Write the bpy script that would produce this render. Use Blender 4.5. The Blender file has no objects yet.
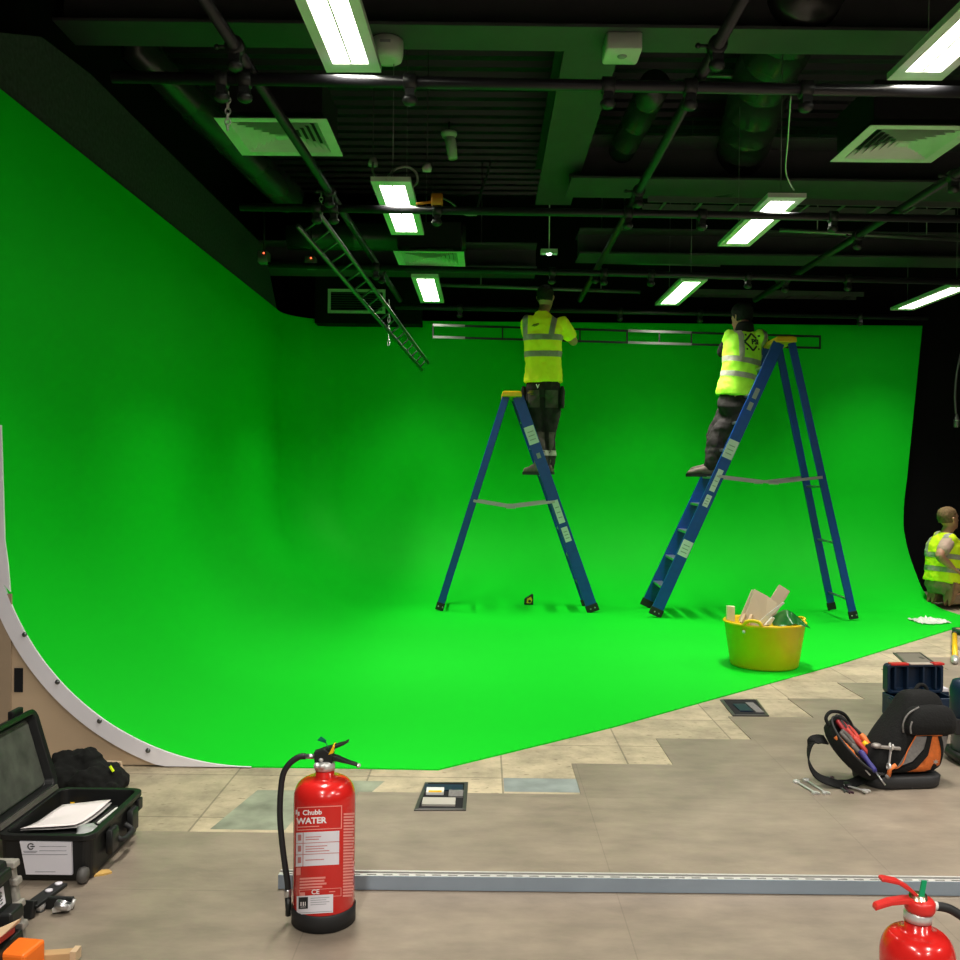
import bpy, bmesh, math, random
from mathutils import Vector as V, Matrix as MX, noise
from mathutils.bvhtree import BVHTree
random.seed(7)
SC = bpy.context.scene
COL = SC.collection
PI = math.pi
sin, cos = math.sin, math.cos

# ------------------------------------------------------------------ camera
CAMZ = 1.28
PITCH, ROLL, YAW = 0.00625, 0.0105, 0.0042
CR = MX.Rotation(YAW, 3, 'Z') @ MX.Rotation(PI/2 - PITCH, 3, 'X') @ MX.Rotation(ROLL, 3, 'Z')
cd = bpy.data.cameras.new('camera'); cd.sensor_width = 36; cd.lens = 36
cam = bpy.data.objects.new('camera', cd); COL.objects.link(cam)
cam.location = (0, 0, CAMZ); cam.rotation_euler = CR.to_euler()
SC.camera = cam
cd.clip_start = 0.05
SC.view_settings.view_transform = 'Standard'
SC.view_settings.gamma = .9

def ray(x, y): return CR @ V(((x-480)/960, (480-y)/960, -1))
def atY(x, y, Y): d = ray(x, y); return V((0, 0, CAMZ)) + d*(Y/d.y)
def atZ(x, y, z=0.0): d = ray(x, y); return V((0, 0, CAMZ)) + d*((z-CAMZ)/d.z)
def atX(x, y, X): d = ray(x, y); return V((0, 0, CAMZ)) + d*(X/d.x)

# ------------------------------------------------------------------ materials
MATS = {}
def mat(name, rgb, rough=0.6, metal=0.0, nz=None, bump=None, emit=0, spec=None, trans=0, coat=0, alpha=1):
    if name in MATS: return MATS[name]
    m = bpy.data.materials.new(name); m.use_nodes = True
    nt = m.node_tree; b = nt.nodes['Principled BSDF']
    b.inputs['Base Color'].default_value = (*rgb, 1)
    b.inputs['Roughness'].default_value = rough
    b.inputs['Metallic'].default_value = metal
    if spec is not None: b.inputs['Specular IOR Level'].default_value = spec
    if trans: b.inputs['Transmission Weight'].default_value = trans
    if coat: b.inputs['Coat Weight'].default_value = coat
    if alpha < 1: b.inputs['Alpha'].default_value = alpha
    if emit:
        b.inputs['Emission Color'].default_value = (*rgb, 1)
        b.inputs['Emission Strength'].default_value = emit
    nz = nz or (6, 0.06)
    tc = nt.nodes.new('ShaderNodeTexCoord')
    n = nt.nodes.new('ShaderNodeTexNoise'); n.inputs['Scale'].default_value = nz[0]; n.inputs['Detail'].default_value = 5
    nt.links.new(tc.outputs['Object'], n.inputs['Vector'])
    r = nt.nodes.new('ShaderNodeValToRGB')
    a = nz[1]
    r.color_ramp.elements[0].position = .3; r.color_ramp.elements[1].position = .7
    r.color_ramp.elements[0].color = (*[max(0, c*(1-a)) for c in rgb], 1)
    r.color_ramp.elements[1].color = (*[min(1, c*(1+a)) for c in rgb], 1)
    nt.links.new(n.outputs['Fac'], r.inputs['Fac'])
    nt.links.new(r.outputs['Color'], b.inputs['Base Color'])
    if bump:
        n2 = nt.nodes.new('ShaderNodeTexNoise'); n2.inputs['Scale'].default_value = bump[0]; n2.inputs['Detail'].default_value = 4
        nt.links.new(tc.outputs['Object'], n2.inputs['Vector'])
        bp = nt.nodes.new('ShaderNodeBump'); bp.inputs['Strength'].default_value = bump[1]; bp.inputs['Distance'].default_value = .01
        nt.links.new(n2.outputs['Fac'], bp.inputs['Height']); nt.links.new(bp.outputs['Normal'], b.inputs['Normal'])
    MATS[name] = m
    return m

green = mat('green_paint', (0.006, 0.60, 0.022), .6, nz=(.8, .03), spec=.12)
vinyl = mat('grey_vinyl', (0.30, 0.25, 0.20), .42, nz=(3.5, .13), bump=(60, .05))
black_wall = mat('black_wall_paint', (.006, .006, .007), .8, spec=.2)
charcoal = mat('charcoal_drape', (.07, .075, .078), .9, nz=(40, .2), spec=.1)
ceil_black = mat('ceiling_black', (.035, .035, .042), .32, spec=.5)
steel_black = mat('black_painted_steel', (.10, .10, .105), .45, spec=.4)
pipe_black = mat('black_scaffold_tube', (.028, .028, .031), .33, metal=.2)
clamp_m = mat('clamp_steel', (.035, .04, .036), .35, metal=.3)
duct_m = mat('black_duct_metal', (.07, .07, .07), .25, metal=.5)
alu = mat('aluminium', (.55, .55, .56), .3, metal=.9)
dark_alu = mat('dark_aluminium', (.2, .21, .21), .3, metal=.8)
chrome = mat('chrome', (.62, .61, .60), .3, metal=.4)
white_pl = mat('white_plastic', (.75, .75, .72), .45)
white_metal = mat('white_painted_metal', (.72, .74, .70), .4)
white_trim = mat('white_trim_strip', (.84, .82, .87), .35, nz=(3, .02))
ply = mat('plywood', (.56, .43, .30), .6, nz=(2.5, .08))
ply_dark = mat('plywood_post', (.42, .32, .225), .6, nz=(2, .06))
black_pl = mat('black_plastic', (.016, .017, .017), .42, nz=(30, .15))
case_black = mat('case_black_polymer', (.012, .0125, .0125), .45, nz=(25, .2), bump=(300, .05))
lid_foam = mat('lid_inside_grey', (.075, .08, .066), .75, nz=(14, .35))
rubber = mat('black_rubber', (.018, .018, .019), .6)
grey_rim = mat('grey_seal_rim', (.30, .28, .25), .6, nz=(20, .2))
paper = mat('white_paper', (.80, .74, .74), .7, nz=(4, .03))
label_w = mat('white_label', (.72, .70, .76), .5, nz=(5, .03))
ink = mat('black_ink', (.02, .02, .022), .6)
ink_grey = mat('grey_ink', (.36, .36, .40), .6)
red_paint = mat('red_extinguisher_paint', (.62, .022, .018), .22, nz=(8, .06), coat=.4)
red_pl = mat('red_plastic', (.62, .035, .03), .35)
pink_ink = mat('pink_print', (.80, .30, .27), .5)
white_ink = mat('white_print', (.85, .80, .82), .5)
brown_ink = mat('brown_print', (.55, .22, .22), .5)
green_tag = mat('green_tag_plastic', (.0, .16, .085), .5)
yellow_pl = mat('yellow_plastic', (.85, .52, .01), .4)
yellow_tub = mat('yellow_tub_plastic', (.76, .545, .008), .42, nz=(5, .08))
blue_fg = mat('blue_fibreglass', (.004, .075, .38), .35, nz=(20, .08))
navy = mat('navy_plastic', (.006, .022, .055), .4)
orange_f = mat('orange_fabric', (.62, .16, .03), .7, nz=(80, .12))
orange_pl = mat('orange_plastic', (.90, .20, .02), .45)
grey_f = mat('grey_fabric', (.20, .19, .185), .8, nz=(90, .15))
black_f = mat('black_fabric', (.006, .006, .006), .9, nz=(60, .3), bump=(120, .3))
jacket_f = mat('black_jacket_fabric', (.005, .0055, .0045), .95, nz=(12, .4))
hivis_y = mat('hivis_yellow', (.70, .90, .015), .7, nz=(10, .07), bump=(40, .15), emit=.11)  # faint glow added to make the yellow cloth look brighter
hivis_g = mat('hivis_lime', (.46, .95, .05), .7, nz=(10, .07), bump=(40, .15), emit=.05)  # weaker glow added to the lime cloth too
reflect = mat('reflective_tape', (.42, .41, .35), .4, nz=(60, .08))
trouser_b = mat('black_work_trousers', (.026, .022, .021), .85, nz=(14, .35), bump=(50, .3))
trouser_g = mat('grey_trouser_panel', (.105, .085, .075), .85, nz=(14, .3), bump=(50, .3))
trouser_bg = mat('beige_work_trousers', (.35, .26, .17), .85, nz=(12, .2), bump=(50, .3))
boot_m = mat('grey_brown_boot', (.13, .105, .085), .7, nz=(20, .3))
boot_t = mat('tan_boot', (.33, .20, .10), .7, nz=(20, .2))
skin = mat('skin', (.55, .30, .20), .55, nz=(20, .06))
hair_m = mat('dark_hair', (.035, .025, .018), .8, nz=(80, .4))
hair_l = mat('sandy_hair', (.20, .13, .06), .8, nz=(80, .3))
tee_m = mat('beige_tshirt', (.55, .40, .33), .8)
wood = mat('pale_wood', (.62, .46, .30), .65, nz=(5, .1))
wood_w = mat('cut_wood_end', (.85, .76, .55), .6)
board_m = mat('beige_board', (.50, .41, .29), .6, nz=(3, .05))
card_m = mat('cardboard', (.50, .33, .17), .8)
dark_red = mat('dark_red_plastic', (.25, .015, .012), .5)
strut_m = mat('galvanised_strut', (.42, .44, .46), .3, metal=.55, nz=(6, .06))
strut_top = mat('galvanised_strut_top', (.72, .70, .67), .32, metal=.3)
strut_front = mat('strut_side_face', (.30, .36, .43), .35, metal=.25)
slot_dark = mat('dark_slot', (.01, .01, .012), .9)
box_metal = mat('floor_box_frame', (.11, .105, .10), .4, metal=.5)
cover_m = mat('floor_box_cover', (.17, .145, .12), .55)
sheet_g = mat('green_plastic_sheet', (.005, .13, .015), .3)
clear_pl = mat('clear_plastic_film', (.75, .80, .72), .25, nz=(6, .1))
tool_red = mat('red_tool_grip', (.55, .06, .04), .45)
tool_or = mat('orange_tool_grip', (.70, .20, .05), .45)
tool_blue = mat('blue_tool_grip', (.05, .045, .22), .4)
tool_grey = mat('dark_tool_grip', (.12, .11, .10), .5)
clear_drum = mat('smoky_drum_plastic', (.12, .14, .15), .2)
eye_m = mat('eye_dark', (.02, .015, .01), .2)
lip_m = mat('lip', (.42, .17, .13), .5)
led_red = mat('red_indicator', (1, .12, .05), .5, emit=4)
spot_em = mat('emergency_lamp', (.85, 1, .95), .5, emit=9)
lamp_em = mat('lit_diffuser', (1.0, .96, .86), .5, emit=9, nz=(5, 0.0))
conduit_m = mat('grey_conduit', (.25, .25, .25), .35, metal=.5)
orange_box = mat('ochre_junction_plastic', (.65, .28, .02), .5)
flex_w = mat('white_flex', (.6, .6, .58), .5)

# stone floor: brick pattern of cream slabs
def stone_mat():
    m = bpy.data.materials.new('limestone_slabs'); m.use_nodes = True
    nt = m.node_tree; b = nt.nodes['Principled BSDF']; N = nt.nodes.new; L = nt.links.new
    b.inputs['Roughness'].default_value = .6
    tc = N('ShaderNodeTexCoord'); mp = N('ShaderNodeMapping'); mp.inputs['Location'].default_value = (-.09, -.05, 0)
    L(tc.outputs['Object'], mp.inputs['Vector'])
    br = N('ShaderNodeTexBrick'); br.offset = 0.0; br.inputs['Scale'].default_value = 1
    br.inputs['Brick Width'].default_value = .565; br.inputs['Row Height'].default_value = .5
    br.inputs['Mortar Size'].default_value = .004; br.inputs['Bias'].default_value = 0
    br.inputs['Color1'].default_value = (.56, .475, .345, 1); br.inputs['Color2'].default_value = (.45, .385, .285, 1)
    br.inputs['Mortar'].default_value = (.29, .25, .185, 1)
    L(mp.outputs['Vector'], br.inputs['Vector'])
    n = N('ShaderNodeTexNoise'); n.inputs['Scale'].default_value = 4; n.inputs['Detail'].default_value = 8; n.inputs['Roughness'].default_value = .7
    L(tc.outputs['Object'], n.inputs['Vector'])
    r = N('ShaderNodeValToRGB'); r.color_ramp.elements[0].position = .34; r.color_ramp.elements[0].color = (.62, .62, .60, 1)
    r.color_ramp.elements[1].position = .6; r.color_ramp.elements[1].color = (1.05, 1.04, 1, 1)
    L(n.outputs['Fac'], r.inputs['Fac'])
    mp2 = N('ShaderNodeMapping'); mp2.inputs['Scale'].default_value = (1, 2.4, 1); L(tc.outputs['Object'], mp2.inputs['Vector'])
    n2 = N('ShaderNodeTexNoise'); n2.inputs['Scale'].default_value = 22; n2.inputs['Detail'].default_value = 3
    L(mp2.outputs['Vector'], n2.inputs['Vector'])
    r2 = N('ShaderNodeValToRGB'); r2.color_ramp.elements[0].position = .29; r2.color_ramp.elements[0].color = (.35, .33, .3, 1)
    r2.color_ramp.elements[1].position = .36; r2.color_ramp.elements[1].color = (1, 1, 1, 1)
    L(n2.outputs['Fac'], r2.inputs['Fac'])
    mx = N('ShaderNodeMix'); mx.data_type = 'RGBA'; mx.blend_type = 'MULTIPLY'; mx.inputs['Factor'].default_value = 1
    L(br.outputs['Color'], mx.inputs['A']); L(r.outputs['Color'], mx.inputs['B'])
    mx2 = N('ShaderNodeMix'); mx2.data_type = 'RGBA'; mx2.blend_type = 'MULTIPLY'; mx2.inputs['Factor'].default_value = .7
    L(mx.outputs['Result'], mx2.inputs['A']); L(r2.outputs['Color'], mx2.inputs['B'])
    L(mx2.outputs['Result'], b.inputs['Base Color'])
    return m
stone = stone_mat()
stone_blue = mat('blue_grey_slab', (.27, .30, .29), .55, nz=(9, .18))
stone_green = mat('worn_green_grey_slab', (.27, .29, .22), .6, nz=(7, .35))
# subtle large tile joints and cloudy mottling in the vinyl
def vinyl_fix(m):
    nt = m.node_tree; b = nt.nodes['Principled BSDF']; N = nt.nodes.new; L = nt.links.new
    src = b.inputs['Base Color'].links[0].from_socket
    tc = N('ShaderNodeTexCoord'); br = N('ShaderNodeTexBrick'); br.offset = 0.0
    mp = N('ShaderNodeMapping'); mp.inputs['Location'].default_value = (-.42, -.25, 0); L(tc.outputs['Object'], mp.inputs['Vector'])
    br.inputs['Scale'].default_value = 1; br.inputs['Brick Width'].default_value = .455*2; br.inputs['Row Height'].default_value = .445*2
    br.inputs['Mortar Size'].default_value = .0018
    br.inputs['Color1'].default_value = (1, 1, 1, 1); br.inputs['Color2'].default_value = (.955, .96, .96, 1); br.inputs['Mortar'].default_value = (.8, .8, .8, 1)
    L(mp.outputs['Vector'], br.inputs['Vector'])
    n = N('ShaderNodeTexNoise'); n.inputs['Scale'].default_value = 9; n.inputs['Detail'].default_value = 6; n.inputs['Roughness'].default_value = .65
    mp3 = N('ShaderNodeMapping'); mp3.inputs['Scale'].default_value = (.6, 1.4, 1); L(tc.outputs['Object'], mp3.inputs['Vector']); L(mp3.outputs['Vector'], n.inputs['Vector'])
    r = N('ShaderNodeValToRGB'); r.color_ramp.elements[0].position = .35; r.color_ramp.elements[0].color = (.86, .86, .86, 1)
    r.color_ramp.elements[1].position = .65; r.color_ramp.elements[1].color = (1.08, 1.07, 1.05, 1); L(n.outputs['Fac'], r.inputs['Fac'])
    for s in (br.outputs['Color'], r.outputs['Color']):
        mx = N('ShaderNodeMix'); mx.data_type = 'RGBA'; mx.blend_type = 'MULTIPLY'; mx.inputs['Factor'].default_value = 1
        L(src, mx.inputs['A']); L(s, mx.inputs['B']); src = mx.outputs['Result']
    L(src, b.inputs['Base Color'])
vinyl_fix(vinyl)

# ------------------------------------------------------------------ mesh helpers
def frame_of(d):
    d = d.normalized(); a = V((0, 0, 1)) if abs(d.z) < .92 else V((0, 1, 0))
    x = a.cross(d).normalized(); return x, d.cross(x).normalized(), d

class MB:
    def __init__(s): s.v = []; s.f = []; s.sm = []
    def add(s, vs, fs, sm=False):
        o = len(s.v); s.v += [V(p) for p in vs]
        for f in fs: s.f.append([i+o for i in f]); s.sm.append(sm)
        return s
    def box(s, c, d, R=None):
        c = V(c); vs = []
        for k in range(8):
            p = V(((k & 1)-.5, ((k >> 1) & 1)-.5, (k >> 2)-.5)); p = V((p.x*d[0], p.y*d[1], p.z*d[2]))
            vs.append(c + (R @ p if R else p))
        return s.add(vs, [(0, 1, 3, 2), (4, 6, 7, 5), (0, 4, 5, 1), (2, 3, 7, 6), (0, 2, 6, 4), (1, 5, 7, 3)])
    def lims(s, x0, x1, y0, y1, z0, z1): return s.box(((x0+x1)/2, (y0+y1)/2, (z0+z1)/2), (x1-x0, y1-y0, z1-z0))
    def bar(s, a, b, w, t, up=None):
        """rectangular bar from a to b, width w along `up` x dir, thickness t along up"""
        a, b = V(a), V(b); d = (b-a); L = d.length; d.normalize()
        u = V(up) if up else (V((0, 0, 1)) if abs(d.z) < .95 else V((0, 1, 0)))
        x = d.cross(u).normalized(); u = x.cross(d).normalized()
        R = MX((x, d, u)).transposed()
        return s.box((a+b)/2, (w, L, t), R)
    def loft(s, rings, caps=True, sm=True, closed=True):
        n = len(rings[0]); vs = [p for r in rings for p in r]; fs = []
        for i in range(len(rings)-1):
            for j in range(n if closed else n-1):
                k = (j+1) % n; fs.append((i*n+j, i*n+k, (i+1)*n+k, (i+1)*n+j))
        if caps and closed: fs.append(tuple(range(n-1, -1, -1))); fs.append(tuple((len(rings)-1)*n+j for j in range(n)))
        return s.add(vs, fs, sm)
    def tube(s, pts, r, seg=10, caps=True, sm=True):
        pts = [V(p) for p in pts]; n = len(pts); rr = r if isinstance(r, (list, tuple)) else [r]*n
        x = None; rings = []
        for i, p in enumerate(pts):
            d = (pts[min(i+1, n-1)] - pts[max(i-1, 0)])
            if d.length < 1e-9: d = V((0, 0, 1))
            d.normalize()
            if x is None: x, y, _ = frame_of(d)
            else:
                x = (x - d*x.dot(d)); x = x.normalized() if x.length > 1e-6 else frame_of(d)[0]
                y = d.cross(x)
            rings.append([p + (x*cos(2*PI*k/seg) + y*sin(2*PI*k/seg))*rr[i] for k in range(seg)])
        return s.loft(rings, caps, sm)
    def lathe(s, prof, seg=32, o=(0, 0, 0), ax=None, sm=True, caps=True):
        o = V(o); x, y, d = frame_of(V(ax)) if ax else (V((1, 0, 0)), V((0, 1, 0)), V((0, 0, 1)))
        rings = [[o + (x*cos(2*PI*k/seg) + y*sin(2*PI*k/seg))*r + d*z for k in range(seg)] for r, z in prof]
        return s.loft(rings, caps, sm)
    def prism(s, poly, ext, sm=False):
        poly = [V(p) for p in poly]; e = V(ext); n = len(poly)
        fs = [tuple(range(n)), tuple(range(2*n-1, n-1, -1))] + [(j, (j+1) % n, n+(j+1) % n, n+j) for j in range(n)]
        return s.add(poly + [p+e for p in poly], fs, sm)
    def ball(s, c, r, seg=14, R=None):
        c = V(c); r = V(r) if not isinstance(r, (int, float)) else V((r, r, r)); rings = []
        for i in range(1, seg//2+1):
            a = PI*i/(seg//2+1); q = []
            for k in range(seg):
                p = V((r.x*sin(a)*cos(2*PI*k/seg), r.y*sin(a)*sin(2*PI*k/seg), r.z*cos(a)))
                q.append(c + (R @ p if R else p))
            rings.append(q)
        return s.loft(rings)
    def quad(s, a, b, c, d): return s.add([a, b, c, d], [(0, 1, 2, 3)])
    def merge(s, o):
        k = len(s.v); s.v += o.v; s.f += [[i+k for i in f] for f in o.f]; s.sm += o.sm; return s
    def xf(s, m):
        s.v = [m @ p for p in s.v]; return s
    def mesh(s, name, recalc=True):
        me = bpy.data.meshes.new(name); me.from_pydata([tuple(p) for p in s.v], [], s.f)
        for i, p in enumerate(me.polygons): p.use_smooth = s.sm[i]
        if recalc:
            bm = bmesh.new(); bm.from_mesh(me); bmesh.ops.recalc_face_normals(bm, faces=bm.faces[:]); bm.to_mesh(me); bm.free()
        me.update(); return me
    def build(s, name, m, parent=None, world=False, bevel=0, recalc=True):
        if world and parent:
            s.xf(parent_matrix(parent).inverted())
        me = s.mesh(name, recalc); me.materials.append(m)
        return link_mesh(name, me, parent, bevel)

def parent_matrix(p):
    m = p.matrix_basis.copy()
    while p.parent: p = p.parent; m = p.matrix_basis @ m
    return m
def link_mesh(name, me, parent=None, bevel=0):
    o = bpy.data.objects.new(name, me); COL.objects.link(o)
    if parent: o.parent = parent
    if bevel:
        b = o.modifiers.new('bevel', 'BEVEL'); b.width = bevel; b.segments = 2; b.limit_method = 'ANGLE'; b.angle_limit = .7
    return o
def tag(o, label, cat, group=None):
    o['label'] = label; o['category'] = cat
    if group: o['group'] = group
    return o
def thing(name, label, cat, loc=(0, 0, 0), rz=0, group=None):
    o = bpy.data.objects.new(name, None); COL.objects.link(o); o.empty_display_size = .05
    o.location = loc; o.rotation_euler = (0, 0, rz)
    return tag(o, label, cat, group)
def struct(o): o['kind'] = 'structure'; return o
def copy_tree(o, parent=None):
    c = o.copy(); COL.objects.link(c)
    if parent: c.parent = parent
    for ch in list(o.children): copy_tree(ch, c)
    return c

def rrect(cx, cy, hx, hy, r, z, n=6):
    """rounded rectangle ring in plan at height z"""
    pts = []
    for (sx, sy, a0) in ((1, 1, 0), (-1, 1, PI/2), (-1, -1, PI), (1, -1, 1.5*PI)):
        for k in range(n+1):
            a = a0 + PI/2*k/n
            pts.append(V((cx+sx*(hx-r)+r*cos(a), cy+sy*(hy-r)+r*sin(a), z)))
    return pts
def rbox(mb, cx, cy, hx, hy, r, z0, z1, e=.006, top_scale=1.0):
    rings = [rrect(cx, cy, hx-e, hy-e, max(r-e, .001), z0), rrect(cx, cy, hx, hy, r, z0+e),
             rrect(cx, cy, hx*top_scale, hy*top_scale, r*top_scale, z1-e), rrect(cx, cy, hx*top_scale-e, hy*top_scale-e, max(r-e, .001), z1)]
    mb.loft(rings, sm=True); return mb

def text_mb(body, size, bold=0.0, align='CENTER'):
    cu = bpy.data.curves.new('lettering', 'FONT'); cu.body = body; cu.size = size; cu.offset = bold; cu.align_x = align; cu.align_y = 'CENTER'
    cu.resolution_u = 3
    o = bpy.data.objects.new('lettering', cu); me = o.to_mesh()
    mb = MB(); mb.add([v.co.copy() for v in me.vertices], [tuple(p.vertices) for p in me.polygons])
    o.to_mesh_clear(); bpy.data.objects.remove(o); bpy.data.curves.remove(cu)
    return mb
def flat(mb, o, ex, ey):
    o, ex, ey = V(o), V(ex), V(ey); mb.v = [o + ex*p.x + ey*p.y for p in mb.v]; return mb
def rect2(mb, x0, y0, x1, y1, nx=1):
    for i in range(nx):
        a = x0+(x1-x0)*i/nx; b = x0+(x1-x0)*(i+1)/nx
        mb.add([(a, y0, 0), (b, y0, 0), (b, y1, 0), (a, y1, 0)], [(0, 1, 2, 3)])
    return mb
def ring2(mb, x0, y0, x1, y1, w, nx=8):
    rect2(mb, x0, y0, x1, y0+w, nx); rect2(mb, x0, y1-w, x1, y1, nx); rect2(mb, x0, y0, x0+w, y1); rect2(mb, x1-w, y0, x1, y1); return mb

def evaluated(o):
    dg = bpy.context.evaluated_depsgraph_get(); dg.update()
    return bpy.data.meshes.new_from_object(o.evaluated_get(dg))
def remesh(mb, name, voxel, smooth=4):
    me = mb.mesh('work'); o = bpy.data.objects.new('work', me); COL.objects.link(o)
    r = o.modifiers.new('r', 'REMESH'); r.mode = 'VOXEL'; r.voxel_size = voxel; r.use_smooth_shade = True
    if smooth:
        s = o.modifiers.new('s', 'SMOOTH'); s.iterations = smooth; s.factor = .5
    out = evaluated(o); out.name = name; bpy.data.objects.remove(o); bpy.data.meshes.remove(me)
    for p in out.polygons: p.use_smooth = True
    return out
def crumple(me, amp, sc, seed=0, sc2=None):
    ns = [v.normal.copy() for v in me.vertices]
    for v, n in zip(me.vertices, ns):
        p = v.co*sc + V((seed, seed*2.3, 0)); w = noise.noise(p) + .5*noise.noise(p*2.1)
        v.co += n*amp*w
    me.update(); return me
def cut(me, planes, push=0.004):
    """patch of a mesh between planes, lifted off it along the normals"""
    bm = bmesh.new(); bm.from_mesh(me)
    for co, no in planes:
        bmesh.ops.bisect_plane(bm, geom=bm.verts[:]+bm.edges[:]+bm.faces[:], plane_co=co, plane_no=no, clear_outer=True)
    bm.normal_update()
    for v in bm.verts: v.co += v.normal*push
    out = bpy.data.meshes.new('patch'); bm.to_mesh(out); bm.free(); 
    for p in out.polygons: p.use_smooth = True
    return out
def on_surface(mb, me, direction, off=.004):
    """drop each vertex of mb along `direction` on mesh me"""
    bm = bmesh.new(); bm.from_mesh(me); t = BVHTree.FromBMesh(bm); bm.free(); d = V(direction).normalized()
    for i, p in enumerate(mb.v):
        h = t.ray_cast(p - d*1.0, d)
        if h[0]: mb.v[i] = h[0] - d*off
    return mb
def mesh_obj(name, me, m, parent):
    me.materials.clear(); me.materials.append(m); return link_mesh(name, me, parent)

# ================================================================== SETTING
XL, XR, YB, YF, ZC = -2.30, 7.4, 10.95, -3.6, 4.5
R = 1.135; CXL = -2.13; CYB = 10.46; CTOP = 2.94; CY0 = 4.152
mb = MB(); mb.lims(XL-.3, XR, YF, YB, -.1, -.004); fl = struct(mb.build('floor', stone)); fl['label'] = 'pale limestone slab floor'
mb = MB()
steps = [(XL, -.475, 3.42), (-.475, .42, 3.87), (.42, .87, 4.285), (.87, 1.335, 4.71), (1.335, 1.79, 5.16), (1.79, 2.24, 5.6), (2.24, 2.7, 6.05), (2.7, 3.15, 6.5), (3.15, 3.6, 6.95), (3.6, XR, 7.4)]
steps = [(x0-.018 if x0 > XL else x0, x1-.018 if x1 < XR else x1, y1*.993) for x0, x1, y1 in steps]
for x0, x1, y1 in steps: mb.lims(x0, x1, YF, y1, -.004, 0)
struct(mb.build('vinyl_flooring', vinyl))
mb = MB(); mb.quad((.095, 3.875, -.0035), (.415, 3.875, -.0035), (.415, 4.05, -.0035), (.095, 4.05, -.0035)); struct(mb.build('floor_slab_blue', stone_blue))
mb = MB(); mb.quad((-.97, 3.43, -.0035), (-.70, 3.43, -.0035), (-.66, 3.86, -.0035), (-.9, 3.86, -.0035))
mb.quad((-.66, 3.70, -.0035), (-.48, 3.70, -.0035), (-.40, 3.99, -.0035), (-.58, 3.99, -.0035)); struct(mb.build('floor_slab_worn', stone_green))
# black enclosing walls
mb = MB(); mb.lims(XL-.35, XL-.2, YF, YB, 0, ZC); struct(mb.build('wall_left', black_wall))
mb = MB(); mb.lims(XL-.3, XR, YB, YB+.1, 0, ZC); struct(mb.build('wall_back', black_wall))
mb = MB(); mb.lims(XR, XR+.1, YF, YB, 0, ZC); struct(mb.build('wall_right', black_wall))
mb = MB(); mb.lims(XL-.3, XR, YF-.1, YF, 0, ZC); struct(mb.build('wall_front', black_wall))
# ribbed steel deck ceiling
prof = []
y = YF
while y < YB:
    prof += [(y, ZC), (y+.05, ZC), (y+.075, ZC-.06), (y+.155, ZC-.06), (y+.18, ZC)]; y += .2
mb = MB()
a = [V((XL-.3, p[0], p[1])) for p in prof]; b = [V((XR, p[0], p[1])) for p in prof]
mb.loft([a, b], caps=False, sm=False, closed=False); 
mb.lims(XL-.3, XR, YF, YB, ZC+.01, ZC+.1)
struct(mb.build('ceiling', ceil_black, recalc=False))
# charcoal strip of wall above the green paint
mb = MB()
mb.prism([(CXL-.02, CY0, CTOP-.05), (CXL-.02, CY0, 3.17), (CXL-.02, 4.62, 3.36), (CXL-.02, 5.2, 3.42), (CXL-.02, 9.3, 3.46), (CXL-.02, 9.95, CTOP-.05)], (-.05, 0, 0))
struct(mb.build('wall_left_band', charcoal))

# ------------------------------------------------------------------ cyclorama
cyc = thing('cyclorama', 'big curved bright green painted studio cyclorama of wall and floor', 'green screen', (CXL, CYB, 0))
def edge_x(z):  # trimmed end of the back wall
    t = [(3.0, 4.75), (1.28, 4.60), (.75, 4.54), (.3, 4.54), (0, 4.50)]
    for (za, xa), (zb, xb) in zip(t, t[1:]):
        if z >= zb: return xb + (xa-xb)*min(1, (z-zb)/(za-zb))
    return t[-1][1]
levels = [(0, CTOP - (CTOP-R)*i/12) for i in range(12)] + [(R*(1-cos(a)), R*(1-sin(a))) for a in [PI/2*i/28 for i in range(29)]]
ZF = .002
mb = MB(); rings = []
for d, z in levels:
    z = max(z, 0) + ZF*(1 - z/CTOP)
    r = .55 + .25*d; x0, y1 = CXL+d, CYB-d; ring = []
    for i in range(31): ring.append(V((x0, CY0 + (y1-r-CY0)*i/30, z)))
    for i in range(1, 17):
        t = PI/2*i/16; ring.append(V((x0+r-r*cos(t), y1-r+r*sin(t), z)))
    ex = edge_x(z)
    for i in range(1, 31): ring.append(V((x0+r+(ex-x0-r)*i/30, y1, z)))
    rings.append(ring)
mb.loft(rings, caps=False, closed=False)
inner = rings[-1]
front = [V((4.47, 8.55, ZF)), V((3.97, 8.16, ZF)), V((2.475, 6.62, ZF)), V((1.30, 5.49, ZF)), V((.67, 4.88, ZF)), V((-.185, 4.143, ZF)), V((-.6, CY0, ZF))]
poly = inner + front
k = len(mb.v); mb.v += poly; mb.f.append(list(range(k, k+len(poly)))); mb.sm.append(False)
# little upright lip along the floor edge
lip = [inner[-1]] + front + [inner[0]]
mb.loft([lip, [V((p.x, p.y, -.004)) for p in lip]], caps=False, sm=False, closed=False)
cs = mb.build('painted_surface', green, cyc, world=True)
# backing added behind the shell so that no light leaks
mb = MB(); mb.lims(CXL-.12, CXL-.03, CY0+.02, CYB, 0, CTOP-.05); mb.lims(CXL-.1, 4.5, CYB+.03, CYB+.12, 1.2, CTOP-.02); mb.build('light_stop', ply_dark, cyc, world=True)
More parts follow.
